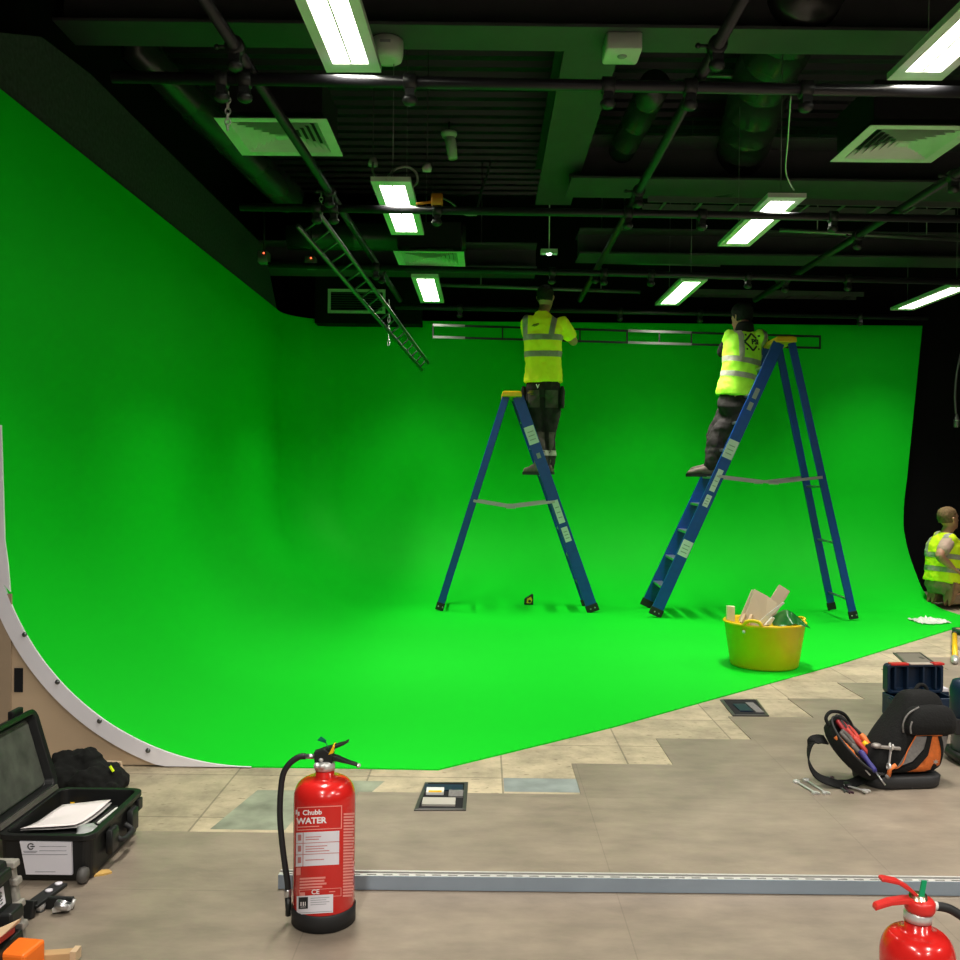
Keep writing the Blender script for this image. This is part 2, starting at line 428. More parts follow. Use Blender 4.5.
# white edge strip
cx0, cz0 = CXL+R, R
mb = MB(); n = 40; inn = []; out = []
for i in range(n+1):
    a = PI + PI/2*(i/n)*1.0
    inn.append(V((cx0+R*cos(a), CY0-.012, cz0+R*sin(a)+ZF))); 
    q = V((cx0+(R+.066)*cos(a), CY0-.012, cz0+(R+.066)*sin(a))); q.x = max(q.x, CXL-.03); q.z = max(q.z, .001); out.append(q)
vs = inn + out; mb.add(vs, [(i, i+1, n+2+i, n+1+i) for i in range(n)])
mb.add([p+V((0, .012, 0)) for p in vs], [(i, i+1, n+2+i, n+1+i) for i in range(n)])
mb.loft([out, [p+V((0, .012, 0)) for p in out]], caps=False, closed=False, sm=False); mb.loft([inn, [p+V((0, .012, 0)) for p in inn]], caps=False, closed=False, sm=False)
mb.prism([atY(x, y, CY0-.013) for x, y in ((-4, 425), (1, 425), (4.5, 540), (8, 566), (10, 592), (-4, 575))], (0, .010, 0))
ts = mb.build('edge_strip', white_trim, cyc, world=True)
for (px, py) in ((24.5, 634.5), (57.5, 682), (99.5, 721), (148, 750.5)):
    p = atY(px, py, CY0-.012); b = MB(); b.lathe([(.011, 0), (.010, .004), (.005, .007)], 12, p, (0, -1, 0)); b.build('screw', dark_alu, ts, world=True)
# plywood end panel under the curve
mb = MB(); pl = [V((cx0+(R+.025)*cos(a), CY0+.004, max(.002, cz0+(R+.025)*sin(a)))) for a in [PI+PI/2*i/40 for i in range(1, 41)]]
pts = [V((CXL-.03, CY0+.004, 0)), V((CXL-.03, CY0+.004, R))] + pl
mb.prism(pts, (0, .012, 0)); ep = mb.build('end_panel', ply, cyc, world=True)
mb = MB(); p0, p1 = atY(14.5, 668, CY0+.003), atY(23, 692, CY0+.003); mb.lims(p0.x, p1.x, CY0, CY0+.003, p1.z, p0.z); mb.build('panel_slot', slot_dark, ep, world=True)
mb = MB(); p1 = atY(9.5, 690, CY0-.02); mb.lims(CXL-.2, p1.x, CY0-.011, CY0-.0005, 0, .74); mb.build('upright_post', ply_dark, cyc, world=True)
mb = MB(); p0, p1 = atY(52, 756, CY0-.1), atY(120, 765, CY0-.1)
pts = [(p0.x, CY0-.1, 0), (p1.x+.01, CY0-.1, 0), (p1.x, CY0-.1, .042), (p0.x, CY0-.1, .055)]
o = mb.prism(pts, (0, .02, 0)).build('plywood_offcut', ply); tag(o, 'thin plywood offcut standing against the foot of the plywood end panel', 'board')

# ------------------------------------------------------------------ roof steel
mb = MB()
def ibeam(mb, a, b, w, zb, h=.36):
    a, b = V(a), V(b); d = (b-a).normalized(); s = V((-d.y, d.x, 0))
    for z0, z1, ww in ((zb, zb+.018, w), (zb+.018, zb+h-.018, .02), (zb+h-.018, zb+h, w)):
        p = [a+s*ww/2+V((0, 0, z0)), b+s*ww/2+V((0, 0, z0)), b-s*ww/2+V((0, 0, z0)), a-s*ww/2+V((0, 0, z0))]
        mb.prism(p, (0, 0, z1-z0))
def beam(a, b, w, zb, name='ceiling_beam', h=.36):
    mb = MB(); ibeam(mb, a, b, w, zb, h); return struct(mb.build(name, steel_black))
beam((XL-.2, 5.66, 0), (XR, 5.74, 0), .32, 3.85)
beam((.63, 5.8, 0), (.63, 9.2, 0), .34, 3.86)
beam((.7, 8.25, 0), (XR, 8.32, 0), .56, 3.74)
beam((.9, 9.5, 0), (XR, 9.6, 0), .42, 3.42, h=.25)
beam((XL-.2, 9.75, 0), (.5, 9.75, 0), .5, 3.32, h=.25)
beam((XL-.2, 4.25, 0), (XR, 4.25, 0), .2, 4.0, h=.3)

# ------------------------------------------------------------------ scaffold pipes
PZ = 2.90
def clamp_at(parent, p, d, r=.024):
    x, y, dd = frame_of(d); b = MB()
    b.lathe([(r+.004, -.028), (r+.013, -.024), (r+.013, .024), (r+.004, .028)], 14, p, d)
    b.bar(p+V((0, 0, -r-.008)), p+V((0, 0, -r-.06)), .045, .04, up=dd); b.ball(p+V((0, 0, -r-.05)), (.033, .033, .024), 12)
    b.tube([p+x*(r+.01)-V((0, 0, .0)), p+x*(r+.055)], .007, 8); b.ball(p+x*(r+.05), .012, 8)
    return b.build('clamp', clamp_m, parent, world=True)
def pipe(label, a, b, r=.0243, clamps=(), group='black scaffold pipes of the ceiling grid'):
    t = thing('scaffold_pipe', label, 'pipe', a, 0, group)
    d = (b-a).normalized(); m = MB(); m.tube([a, b], r, 18)
    m.build('tube', pipe_black, t, world=True)
    for px in clamps:
        k = px; p = a + (b-a)*k; clamp_at(t, p, d, r)
    return t
def cross(label, x0, y0, x1, y1, cl, z=PZ):
    a, b = atZ(x0, y0, z), atZ(x1, y1, z); d = b-a; ex = b + d.normalized()*1.2 if x1 > 955 else b
    ks = [((atZ(cx, y0+(y1-y0)*(cx-x0)/(x1-x0), z)-a).length)/(ex-a).length for cx in cl]
    return pipe(label, a, ex, clamps=ks)
cross('black scaffold pipe crossing the ceiling just under the round white smoke detector', 112, 77, 960, 92, (222, 245, 410, 608, 690, 806))
cross('black scaffold pipe crossing under the light panel with looped white flex', 240, 207, 960, 219, (317, 334, 437, 628, 702, 833))
cross('black scaffold pipe crossing over the short-haired man on the ladder', 268, 265, 960, 282, (376, 552, 604, 651, 748, 848))
cross('black scaffold pipe running along the top of the green back wall', 395, 307, 928, 318, (460, 620, 700, 860), z=2.955)
def along(label, x0, y0, x1, y1, z=PZ+.058, cl=(.15, .45, .8)):
    a, b = atZ(x0, y0, z), atZ(x1, y1, z); d = (a-b).normalized()
    return pipe(label, a + d*.6, b, clamps=cl)
along('black scaffold pipe running lengthways beside the green screen side wall', 205, 0, 400, 300)
along('black scaffold pipe running lengthways above the space between the two ladders', 742, 0, 580, 300)
along('black scaffold pipe running lengthways below the vent far from the side wall', 960, 172, 755, 300)

# sloping ladder truss hung from the grid
t0 = atY(318, 212, 6.05); t1 = atY(428, 363, 9.5); u0 = atY(298, 226, 6.2); u1 = atY(422, 370, 9.6)
tr = thing('ladder_truss', 'thin metal ladder truss hanging at a slope below the ceiling pipes', 'truss', t1)
for a, b in ((t0, t1), (u0, u1)):
    m = MB(); m.tube([a, b], .016, 10); m.build('rail', dark_alu, tr, world=True)
for i in range(19):
    k = (i+.5)/19; m = MB(); m.tube([t0+(t1-t0)*k, u0+(u1-u0)*k], .008, 8); m.build('rung', dark_alu, tr, world=True)
def chain(label, p, length, n):
    t = thing('hanging_chain', label, 'chain', p)
    m = MB()
    for i in range(n):
        z = -length*(i+.5)/n; h = length/n*.62
        s = V((1, 0, 0)) if i % 2 else V((0, 1, 0))
        pts = [s*(.011*cos(q))+V((0, 0, z+h*sin(q))) for q in [2*PI*j/10 for j in range(11)]]
        m.tube(pts, .0035, 6)
    m.build('links', chrome, t)
chain('short bright chain holding the upper end of the sloping truss', t0+V((0.01, .05, .13)), .16, 7)
p = atY(389, 300, 8.9); chain('bright chain holding the lower end of the sloping truss', p, p.z - (t0+(t1-t0)*.83).z, 8)
p = atY(228, 92, 4.02); chain('bright chain dangling from the pipe crossing beside the big vent', p, .16, 7)

# long twin-tube track held up by the two men
YT = 9.72
tk = thing('twin_tube_track', 'long thin two-tube lighting track held up by the men on ladders', 'track', atY(628, 335, YT))
a0, a1, b0, b1 = atY(433, 325, YT), atY(820, 336.5, YT), atY(433, 337, YT), atY(820, 348, YT)
for a, b in ((a0, a1), (b0, b1)):
    m = MB(); m.bar(a, b, .018, .02); m.build('tube', pipe_black, tk, world=True)
for k in (0, .18, .38, .502, .585, .668, .84, 1):
    m = MB(); m.bar(a0+(a1-a0)*k+V((0, 0, .012)), b0+(b1-b0)*k-V((0, 0, .012)), .016, .014, up=(1, 0, 0)); m.build('cross_tie', pipe_black, tk, world=True)
for k0, k1 in ((0, .083), (.504, .668)):  # end pair is bright metal; middle pair stands in for a light reflection
    for a, b in ((a0, a1), (b0, b1)):
        m = MB(); m.bar(a+(b-a)*k0, a+(b-a)*k1, .022, .024); m.build('sleeve', mat('aluminium_and_glint', (.34, .34, .34), .3, metal=.8), tk, world=True)

# ------------------------------------------------------------------ light panels
LZ = 2.985
def panel_proto():
    w, L = .235, 1.26
    t = thing('ceiling_light', 'x', 'ceiling light', (0, 0, LZ), 0, 'long recessed light panels')
    m = MB(); e = .022; f = .042
    # frame with opening
    m.lims(-w/2, -w/2+f, -L/2, L/2, 0, e); m.lims(w/2-f, w/2, -L/2, L/2, 0, e); m.lims(-w/2+f, w/2-f, -L/2, -L/2+f*2, 0, e); m.lims(-w/2+f, w/2-f, L/2-f*2, L/2, 0, e)
    m.lims(-w/2, w/2, -L/2, L/2, e, e+.006); m.build('housing', white_metal, t)
    for s in (-1, 1):
        d = MB(); x0, x1 = (.004, w/2-f) if s > 0 else (-w/2+f, -.004)
        d.quad((x0, -L/2+2*f, .012), (x0, L/2-2*f, .012), (x1, L/2-2*f, .012), (x1, -L/2+2*f, .012)); d.build('diffuser', lamp_em, t)
    c = MB(); c.lims(-.004, .004, -L/2+2*f, L/2-2*f, .006, .013); c.build('centre_bar', white_metal, t)
    for s in (-1, 1):
        c = MB(); c.tube([(0, s*.5, .027), (0, s*.5, ZC-LZ-.05)], .0025, 6); c.build('suspension_wire', conduit_m, t)
    return t
lp = panel_proto()
def row_lamp(x, y, spread=1.85, k=1.0):
    ld = bpy.data.lights.new('row_lamp', 'AREA'); ld.shape = 'RECTANGLE'; ld.size = .15; ld.size_y = 1.09
    ld.energy = LAMP_W*k; ld.spread = spread; ld.color = (1, .96, .88)
    lo = bpy.data.objects.new('row_lamp', ld); COL.objects.link(lo); lo.location = (x, y, LZ-.004)
LAMP_W = 26
spots = [(-.585, 3.47, 'large bright ceiling light panel beside the round white smoke detector'),
         (-.565, 6.25, 'bright ceiling light panel with looped white flex at its end'),
         (-.535, 8.98, 'small bright ceiling light panel just beyond the middle vent'),
         (1.824, 3.50, 'large bright ceiling light panel above the vent far from the side wall'),
         (1.83, 6.50, 'bright ceiling light panel hung on a thin wire between two pipes'),
         (1.81, 9.0, 'bright ceiling light panel between the heads of the two ladder men'),
         (4.22, 9.14, 'bright ceiling light panel above the end of the green wall by the black wall')]
for i, (x, y, lab) in enumerate(spots):
    o = lp if i == 0 else copy_tree(lp); o.location = (x, y, LZ); o['label'] = lab
    if i == 0: o.rotation_euler.z = -.02
    else: o.rotation_euler.z = 0
    row_lamp(x, y)
# added unseen lamps continue the rows, wider and stronger as fill light
for x, y in ((-.57, .4), (1.85, .4), (1.85, -2), (-.57, -2), (4.33, .4), (4.33, 3.4), (4.33, 6.35)):
    row_lamp(x, y, PI if y < 1 else 1.85, 2.7 if y < 1 else 2.0)

# ------------------------------------------------------------------ ceiling vents
def vent(label, x0, y0, s=.585, z=3.11):
    t = thing('ceiling_vent', label, 'air vent', (x0+s/2, y0+s/2, z), 0, 'square louvred ceiling vents')
    def fr(a, b, z0, z1):
        m = MB(); A = [V((q[0]*a, q[1]*a, z0)) for q in ((-1, -1), (1, -1), (1, 1), (-1, 1))]; B = [V((q[0]*b, q[1]*b, z1)) for q in ((-1, -1), (1, -1), (1, 1), (-1, 1))]
        m.loft([A, B], caps=False, sm=False); m.loft([[p+V((0, 0, .003)) for p in A], [p+V((0, 0, .003)) for p in B]], caps=False, sm=False); return m
    h = s/2
    fr(h, h-.06, 0, .002).build('rim', white_metal, t)
    for k in range(6):
        a = h-.062-k*.034; fr(a, a-.036, .0, .038).build('louvre', white_metal, t)
    c = MB(); c.lims(-h+.262, h-.262, -h+.262, h-.262, .0, .004); c.build('centre_plate', white_metal, t)
    b = MB(); b.lims(-h+.03, h-.03, -h+.03, h-.03, .045, .25); b.build('plenum_box', black_pl, t)
    return t
vent('white square louvred vent above the green side wall', -1.42, 4.98)
vent('white square louvred vent hung near a lengthways pipe far from the side wall', 1.985, 5.0)
vent('small white louvred vent between two light panels near the back wall', -.77, 7.92)
# grille on a bulkhead at the end of the side wall
bk = MB(); p0, p1 = atY(315, 283, 10.2), atY(421, 324, 10.2); bk.lims(p0.x, p1.x, 10.2, 10.44, p1.z, p0.z+.5); struct(bk.build('wall_bulkhead', black_wall))
g0, g1 = atY(328, 289, 10.19), atY(372, 313.5, 10.19)
gr = thing('wall_grille', 'pale rectangular slatted air grille on the black bulkhead over the green corner', 'air grille', ((g0.x+g1.x)/2, 10.19, g1.z))
gw, gh = (g1.x-g0.x)*1.3, g0.z-g1.z
gr.location.x += (g1.x-g0.x)*.15
m = MB(); f = .03
m.lims(-gw/2, gw/2, -.012, .008, 0, f); m.lims(-gw/2, gw/2, -.012, .008, gh-f, gh); m.lims(-gw/2, -gw/2+f, -.012, .008, f, gh-f); m.lims(gw/2-f, gw/2, -.012, .008, f, gh-f); m.build('frame', white_metal, gr)
m = MB()
for k in range(8): m.bar((-gw/2+f, 0, f+.01+k*(gh-2*f)/8), (gw/2-f, 0, f+.01+k*(gh-2*f)/8), .014, .004, up=(0, .6, 1))
m.build('slats', dark_alu, gr)

# ------------------------------------------------------------------ ceiling devices
p = atZ(387, 40, 3.85); t = thing('smoke_detector', 'round white smoke detector on the ceiling beside the large light panel', 'smoke detector', p)
m = MB(); m.lathe([(.085, 0), (.098, -.01), (.098, -.085), (.09, -.12), (.05, -.125), (.001, -.125)], 32); m.build('housing', white_pl, t)
m = MB(); m.lims(-.03, .03, -.1, -.09, -.055, -.04); m.build('sounder_slot', ink_grey, t)
p = atZ(622, 40, 3.85); t = thing('ceiling_sensor_box', 'white box sensor on the underside of the green-lit roof beam', 'sensor', p)
m = MB(); rbox(m, 0, 0, .105, .11, .02, -.1, 0); m.build('housing', white_pl, t)
m = MB(); m.ball((.0, -.01, -.1), (.03, .03, .012), 12); m.build('lens', ink_grey, t)
p = atZ(449, 122, 4.44); t = thing('hanging_spotlight', 'small pale cylinder spotlight pointing down from the ribbed deck', 'spotlight', p)
m = MB(); m.tube([(0, 0, 0), (0, 0, -.1)], .012, 8); m.build('stem', black_pl, t)
m = MB(); m.lathe([(.07, 0), (.075, -.02), (.06, -.05)], 20, (0, 0, -.09)); m.build('collar', white_pl, t)
m = MB(); m.tube([(0, 0, -.12), (.02, -.02, -.2), (.04, -.03, -.34)], [.045, .05, .042], 18); m.build('barrel', white_metal, t)
p = atZ(549, 254, 3.4); t = thing('emergency_light', 'tiny lit emergency light above the short-haired man', 'emergency light', p)
m = MB(); m.lims(-.08, .08, -.05, .05, 0, .04); m.tube([(0, 0, .04), (0, 0, ZC-3.4)], .006, 6); m.build('housing', white_metal, t)
m = MB(); m.ball((0, -.01, -.004), (.025, .025, .012), 10); m.build('lamp', spot_em, t)
# flex and sockets at the looped-flex panel
def cable(name, label, pts, r, mm, cat='cable'):
    pts = [V(q) for q in pts]; sm = []
    for i in range(len(pts)-1):
        p0, p1, p2, p3 = pts[max(i-1, 0)], pts[i], pts[i+1], pts[min(i+2, len(pts)-1)]
        for k in range(6):
            q = k/6; sm.append(.5*((2*p1)+(p2-p0)*q+(2*p0-5*p1+4*p2-p3)*q*q+(3*p1-p0-3*p2+p3)*q**3))
    sm.append(pts[-1]); m = MB(); m.tube(sm, r, 8)
    o = m.build(name, mm); tag(o, label, cat); return o
def C(*pp): return [atY(x, y, Y) for x, y, Y in pp]
cable('light_flex', 'white flex looping up from the end of a light panel', C((386, 180, 5.62), (392, 172, 5.8), (398, 168, 5.9), (408, 167, 6), (416, 173, 6), (417, 182, 6), (410, 189, 5.9)), .008, flex_w)
cable('light_flex', 'white flex with small plug beside the light panel corner', C((373, 163, 5.9), (373, 172, 5.8), (378, 179, 5.7)), .007, flex_w)
for (x, y, lab) in ((373, 163, 'small white plug box above the light panel with looped flex'), (427, 168, 'small white ceiling rose beside the looped flex')):
    t = thing('ceiling_rose', lab, 'ceiling rose', atY(x, y, 6)); m = MB(); m.lathe([(.028, -.02), (.032, 0), (.02, .03)], 16); m.build('cap', flex_w, t)
    m = MB(); m.tube([(0, 0, .03), (0, 0, 1.25)], .004, 6); m.build('cord', black_pl, t)
p = atY(437, 199, 5.9); t = thing('junction_box', 'small ochre junction box sitting on the pipe below the deck', 'junction box', p)
m = MB(); rbox(m, 0, 0, .036, .03, .008, -.04, .03); m.build('body', orange_box, t); m = MB(); m.tube([(-.035, 0, -.02), (-.1, 0, -.028), (-.13, 0, -.03)], .009, 8); m.build('gland', orange_box, t)
cable('drooping_cable', 'thin dark cord drooping under the deck beside the hanging spotlight', C((476, 215, 6.3), (482, 190, 7), (488, 172, 8), (491, 160, 9)), .008, conduit_m)
cable('drooping_cable', 'thin cord looping under the pipe beside the ochre junction box', C((440, 197, 6), (452, 203, 6), (464, 214, 6.05), (476, 215, 6.05)), .006, conduit_m)
cable('steel_wire', 'thin steel wire dropping to the panel beside the round duct', C((791, 96, 5.2), (788, 140, 5.5), (786, 172, 5.7), (794, 190, 5.82)), .005, alu)
cable('wall_cable', 'thin pale cable hanging on the black wall above the kneeling man', C((962, 350, 10.4), (957, 372, 10.4), (955, 395, 10.4), (956, 414, 10.4)), .012, conduit_m)
t = thing('cable_connector', 'pale connector at the end of the cable hanging on the black wall', 'connector', atY(956.5, 424, 10.4)); m = MB(); m.lathe([(.018, -.04), (.03, -.03), (.028, .04), (.013, .11)], 14); m.build('shell', conduit_m, t)
m = MB(); m.lathe([(.02, .03), (.031, .034), (.031, .046), (.02, .05)], 14); m.build('locking_ring', alu, t)
# stage boxes with indicators near the side wall end
for (x, y, lab) in ((264, 258, 'small dark stage box with a red light near the top of the green corner'), (311, 263, 'second dark stage box with red light beside the sloping truss')):
    t = thing('stage_box', lab, 'stage equipment', atY(x, y, 8.4)); m = MB(); rbox(m, 0, 0, .045, .06, .01, -.05, .05); m.build('case', conduit_m, t)
    m = MB(); m.ball((0.01, -.06, .03), .008, 8); m.build('indicator', led_red, t)
    m = MB(); m.tube([(0, 0, .05), (0, 0, .5)], .008, 6); m.build('hanger', black_pl, t)

# ------------------------------------------------------------------ ducts
def duct(label, pts, r, ribs=True):
    t = thing('ventilation_duct', label, 'duct', pts[0], 0, 'round black ventilation ducts')
    P, RR = [], []
    for a, b in zip(pts, pts[1:]):
        L = (b-a).length; k = int(L/.35); P.append(a); RR.append(r); 
        for i in range(k):
            for q, e in ((-.014, 0), (-.006, .003), (.006, .003), (.014, 0)): P.append(a+(b-a)*((i+.5)/k+q/L)); RR.append(r+e)
    P.append(pts[-1]); RR.append(r)
    m = MB(); m.tube(P, RR, 26); m.build('duct_run', duct_m, t, world=True)
    return t
duct('round black duct running along above the green side wall', [atZ(138, 50, 4.05)+V((0, .05, .4)), atZ(138, 50, 4.05), atZ(170, 82, 3.95), atZ(268, 178, 3.65), atZ(292, 200, 3.55)], .125)
duct('large round black duct with an elbow under the roof beams', [atZ(812, -20, 4.12), atZ(770, 62, 4.12), atZ(752, 115, 4.12), atZ(742, 150, 4.08), atZ(728, 172, 4.0), atZ(716, 176, 3.9)], .22)
duct('short round duct beside the lengthways pipe under the deck', [atZ(655, 85, 4.0), atZ(622, 150, 4.0)], .11)
duct('dark round duct crossing close under the beam by the back wall', [V((-1.9, 9.2, 3.55)), V((-.2, 9.25, 3.55))], .14)
# cable trays and conduits
def tray(label, a, b, w=.2):
    t = thing('cable_tray', label, 'cable tray', a); d = (b-a).normalized(); s = V((-d.y, d.x, 0)).normalized()
    for k in (-1, 1): m = MB(); m.bar(a+s*w/2*k, b+s*w/2*k, .012, .05); m.build('side_rail', conduit_m, t, world=True)
    n = max(4, int((b-a).length/.3))
    for i in range(n): m = MB(); q = a+(b-a)*(i+.5)/n; m.bar(q+s*w/2-V((0, 0, .02)), q-s*w/2-V((0, 0, .02)), .025, .006); m.build('rung', conduit_m, t, world=True)
tray('long galvanised cable tray behind the light panel hung on a wire', atZ(645, 203, 3.62), atZ(962, 209, 3.62), .24)
tray('cable tray running over the ribbed deck near the ceiling beam', atZ(350, 8, 4.2), atZ(440, 13, 4.2), .2)
tray('cable tray beside the lengthways pipe near the ceiling beam', atZ(560, 22, 4.15), atZ(720, 24, 4.15), .2)
tray('cable tray above the back end of the green wall beside the two stepladders', atZ(690, 293, 3.3), atZ(860, 296, 3.3), .2)
for (x0, y0, x1, y1, z, lab) in ((780, 230, 962, 240, 3.5, 'thin conduit beneath the beam behind the big cable tray'), (440, 285, 640, 292, 3.2, 'thin conduit over the short-haired man'), (600, 262, 720, 265, 3.5, 'thin conduit under the beam between the two ladders'), (700, 75, 780, 78, 4.3, 'short conduit under the deck crossing the large duct')):
    a, b = atZ(x0, y0, z), atZ(x1, y1, z); m = MB(); m.tube([a, b], .018, 10); o = m.build('conduit', conduit_m); tag(o, lab, 'conduit')
    for k in (.2, .8): c = MB(); q = a+(b-a)*k; c.tube([q, V((q.x, q.y, ZC-.03))], .006, 6); c.build('hanger', conduit_m, o)

#@@PART2@@
# ================================================================== FIRE EXTINGUISHERS
def extinguisher(label, loc, H=.372, Rr=.0876):
    t = thing('fire_extinguisher', label, 'fire extinguisher', loc, 0)
    body = MB(); body.lathe([(.02, .008), (Rr-.01, .012), (Rr, .03), (Rr, H-.018)] + [(.03+(Rr-.03)*cos(a)**.62, H-.018+.055*sin(a)**1.1) for a in [PI/2*k/10 for k in range(1, 10)]] + [(.027, H+.042), (.026, H+.062), (.0001, H+.063)], 48)
    body.build('cylinder_body', red_paint, t)
    sk = MB(); sk.lathe([(Rr-.006, 0), (Rr+.003, .003), (Rr+.004, .046), (Rr+.0005, .05)], 48); sk.lathe([(.0001, .001), (Rr-.006, .001)], 48, caps=False); sk.build('base_skirt', rubber, t)
    col = MB(); col.lathe([(.022, H+.058), (.029, H+.06), (.029, H+.075), (.024, H+.082), (.02, H+.085)], 24); col.build('neck_ring', chrome, t)
    return t, Rr, H
p = atZ(326, 920.0); e1x, e1y = -.446, 2.737
E1, ER, EH = extinguisher('full red water fire extinguisher with printed labels and black levers standing on the grey floor', (e1x, e1y, 0))
ph0 = math.atan2(-e1x, e1y)
def wrap(mb, off=.0008):
    for i, q in enumerate(mb.v): # q.x is pixels from the axis, q.y is pixel row
        dx = max(-.999, min(.999, q.x/31.0)); a = ph0 + math.asin(dx); 
        D = e1y - ER*cos(math.asin(dx)); z = 1.28 - (q.y-472.3)*D/960
        mb.v[i] = V(((ER+off)*sin(a), -(ER+off)*cos(a), z))
    return mb
def px_text(body, size, x, y, bold=0, align='LEFT'):
    m = text_mb(body, size, bold, align); m.v = [V((x+q.x, y-q.y, 0)) for q in m.v]; return m
def lab(name, mb, m, off, parent=None): wrap(mb, off); return mb.build(name, m, parent or E1, recalc=False)
dxs = lambda px: px-326
lab('header_border', ring2(MB(), -27, 807, 17, 830.5, 1.0, 14), pink_ink, .0006)
lab('brand_lettering', px_text('Chubb', 6.9, dxs(304.8), 813, .22), white_ink, .0008)
m = MB(); 
for k in range(2): m.merge(rect2(MB(), dxs(298)+k*2.2, 809.5+k*2, dxs(299.6)+k*2.2, 814+k*1.5))
lab('brand_emblem', m, white_ink, .0008)
lab('water_lettering', px_text('WATER', 8.4, dxs(299), 821.3, .32), white_ink, .0008)
lab('subtitle_line', rect2(MB(), dxs(299), 826.4, dxs(321), 827.5, 8), pink_ink, .0008)
lp_ = lab('instruction_panel', rect2(MB(), -27.5, 832.5, 14.5, 866.5, 16), label_w, .0006)
m = MB(); rect2(m, -27.5, 843, 14.5, 843.7, 12); rect2(m, -27.5, 854.3, 14.5, 855, 12); rect2(m, dxs(305.3), 832.5, dxs(306), 866.5)
for (x, y, w) in ((308, 837, 15), (308, 839.5, 13), (308, 846.5, 21), (308, 849, 18), (308, 851.5, 23), (308, 860, 18)): rect2(m, dxs(x), y, dxs(x)+w, y+.9, 6)
for y in (834.5, 845.5, 857): rect2(m, dxs(300.5), y, dxs(303.8), y+6, 2)
lab('instruction_print', m, brown_ink, .0009, lp_)
m = MB(); rect2(m, dxs(299), 867.5, dxs(303.5), 875, 2)
for k, w in enumerate((25, 24, 26, 22)): rect2(m, dxs(302.5), 878+k*3, dxs(302.5)+w, 879.9+k*3, 8)
lab('small_print', m, pink_ink, .0008)
m = MB(); 
for k in range(28): rect2(m, 18.5, 815+k*3.05, 29.5-(k % 4)*.5, 817+k*3.05, 5)
lab('side_print', m, pink_ink, .0008)
m = ring2(MB(), -24, 890, 17, 898.5, .6, 12); lab('mark_border', m, pink_ink, .0006)
lab('ce_lettering', px_text('CE', 6.5, dxs(314), 893, .14), white_ink, .0009)
m = MB(); rect2(m, 5, 893, 11, 894, 3); rect2(m, dxs(303), 892.5, dxs(308), 896.5, 3); lab('mark_print', m, pink_ink, .0009)
st = lab('service_sticker', rect2(MB(), dxs(300), 896, dxs(335), 914.5, 14), label_w, .0014)
lab('sticker_block', rect2(MB(), dxs(302), 897.3, dxs(311), 909, 6), ink, .0018, st)
m = MB(); rect2(m, dxs(304), 902, dxs(305), 906); rect2(m, dxs(306.2), 902, dxs(307.2), 906); rect2(m, dxs(308.2), 902, dxs(309), 906); rect2(m, dxs(304), 906.9, dxs(309), 907.3, 3); lab('sticker_mark', m, white_ink, .0022, st)
m = MB()
for k in range(4): rect2(m, dxs(313.5), 898.5+k*2.2, dxs(313.5)+18-(k % 2)*3, 899.2+k*2.2, 6)
rect2(m, dxs(301), 912.7, dxs(334), 913.3, 10); lab('sticker_print', m, ink_grey, .0018, st)
# valve head, levers, pin, hose of the big one
H = EH
m = MB(); m.prism([(-.028, -.016, H+.082), (.022, -.016, H+.078), (.026, -.016, H+.11), (.0, -.016, H+.132), (-.029, -.016, H+.118)], (0, .032, 0)); m.build('valve_block', black_pl, E1, bevel=.003)
m = MB()
m.loft([[V((x, -w, z-h)), V((x, w, z-h)), V((x, w, z+h)), V((x, -w, z+h))] for x, z, w, h in ((-.03, H+.113, .012, .006), (.0, H+.125, .013, .007), (.03, H+.137, .013, .006), (.055, H+.148, .012, .004), (.068, H+.157, .011, .003))], sm=False)
m.build('squeeze_lever', black_pl, E1, bevel=.002)
m = MB()
m.loft([[V((x, -w, z-h)), V((x, w, z-h)), V((x, w, z+h)), V((x, -w, z+h))] for x, z, w, h in ((.01, H+.098, .012, .012), (.035, H+.095, .012, .009), (.065, H+.083, .011, .005), (.09, H+.074, .011, .004), (.096, H+.068, .010, .004))], sm=False)
m.build('carry_handle', black_pl, E1, bevel=.002)
m = MB(); m.ball((.096, 0, H+.07), (.007, .012, .007), 10); m.build('handle_tip', chrome, E1)
m = MB(); m.prism([(.012, -.017, H+.112), (.026, -.017, H+.118), (.03, -.017, H+.142), (.024, -.017, H+.142)], (0, .034, 0)); m.build('safety_clip', yellow_pl, E1)
m = MB(); m.prism([(-.022, -.006, H+.158), (.004, -.016, H+.152), (.006, -.016, H+.162), (-.012, -.004, H+.171)], (0, .003, 0)); m.tube([(.004, -.013, H+.152), (.012, -.014, H+.13)], .0015, 6); m.build('pull_tag', green_tag, E1)
m = MB(); m.lathe([(.006, 0), (.007, .004), (.003, .007)], 10, (-.008, -.018, H+.095), (0, -1, 0)); m.ball((-.018, -.02, H+.075), .012, 10); m.lathe([(.009, 0), (.009, .012)], 12, (-.004, -.02, H+.074), (0, -1, 0)); m.build('gauge_plug', chrome, E1)
m = MB(); m.tube([(-.028, 0, H+.1), (-.056, 0, H+.1)], .0085, 14); m.build('hose_ferrule', alu, E1)
hp = [(-.056, 0, H+.096), (-.075, -.002, H+.094), (-.1, -.005, H+.076), (-.118, -.008, H+.045), (-.124, -.012, H-.01), (-.124, -.016, H-.07), (-.117, -.02, H-.14), (-.107, -.022, H-.21), (-.099, -.022, .11), (-.0975, -.022, .06)]
for o_ in E1.children:
    if o_.name.split('.')[0] in ('valve_block', 'squeeze_lever', 'carry_handle', 'handle_tip', 'safety_clip', 'pull_tag', 'gauge_plug', 'hose_ferrule'):
        for v_ in o_.data.vertices: v_.co.z = H+.078 + (v_.co.z-H-.078)*.82
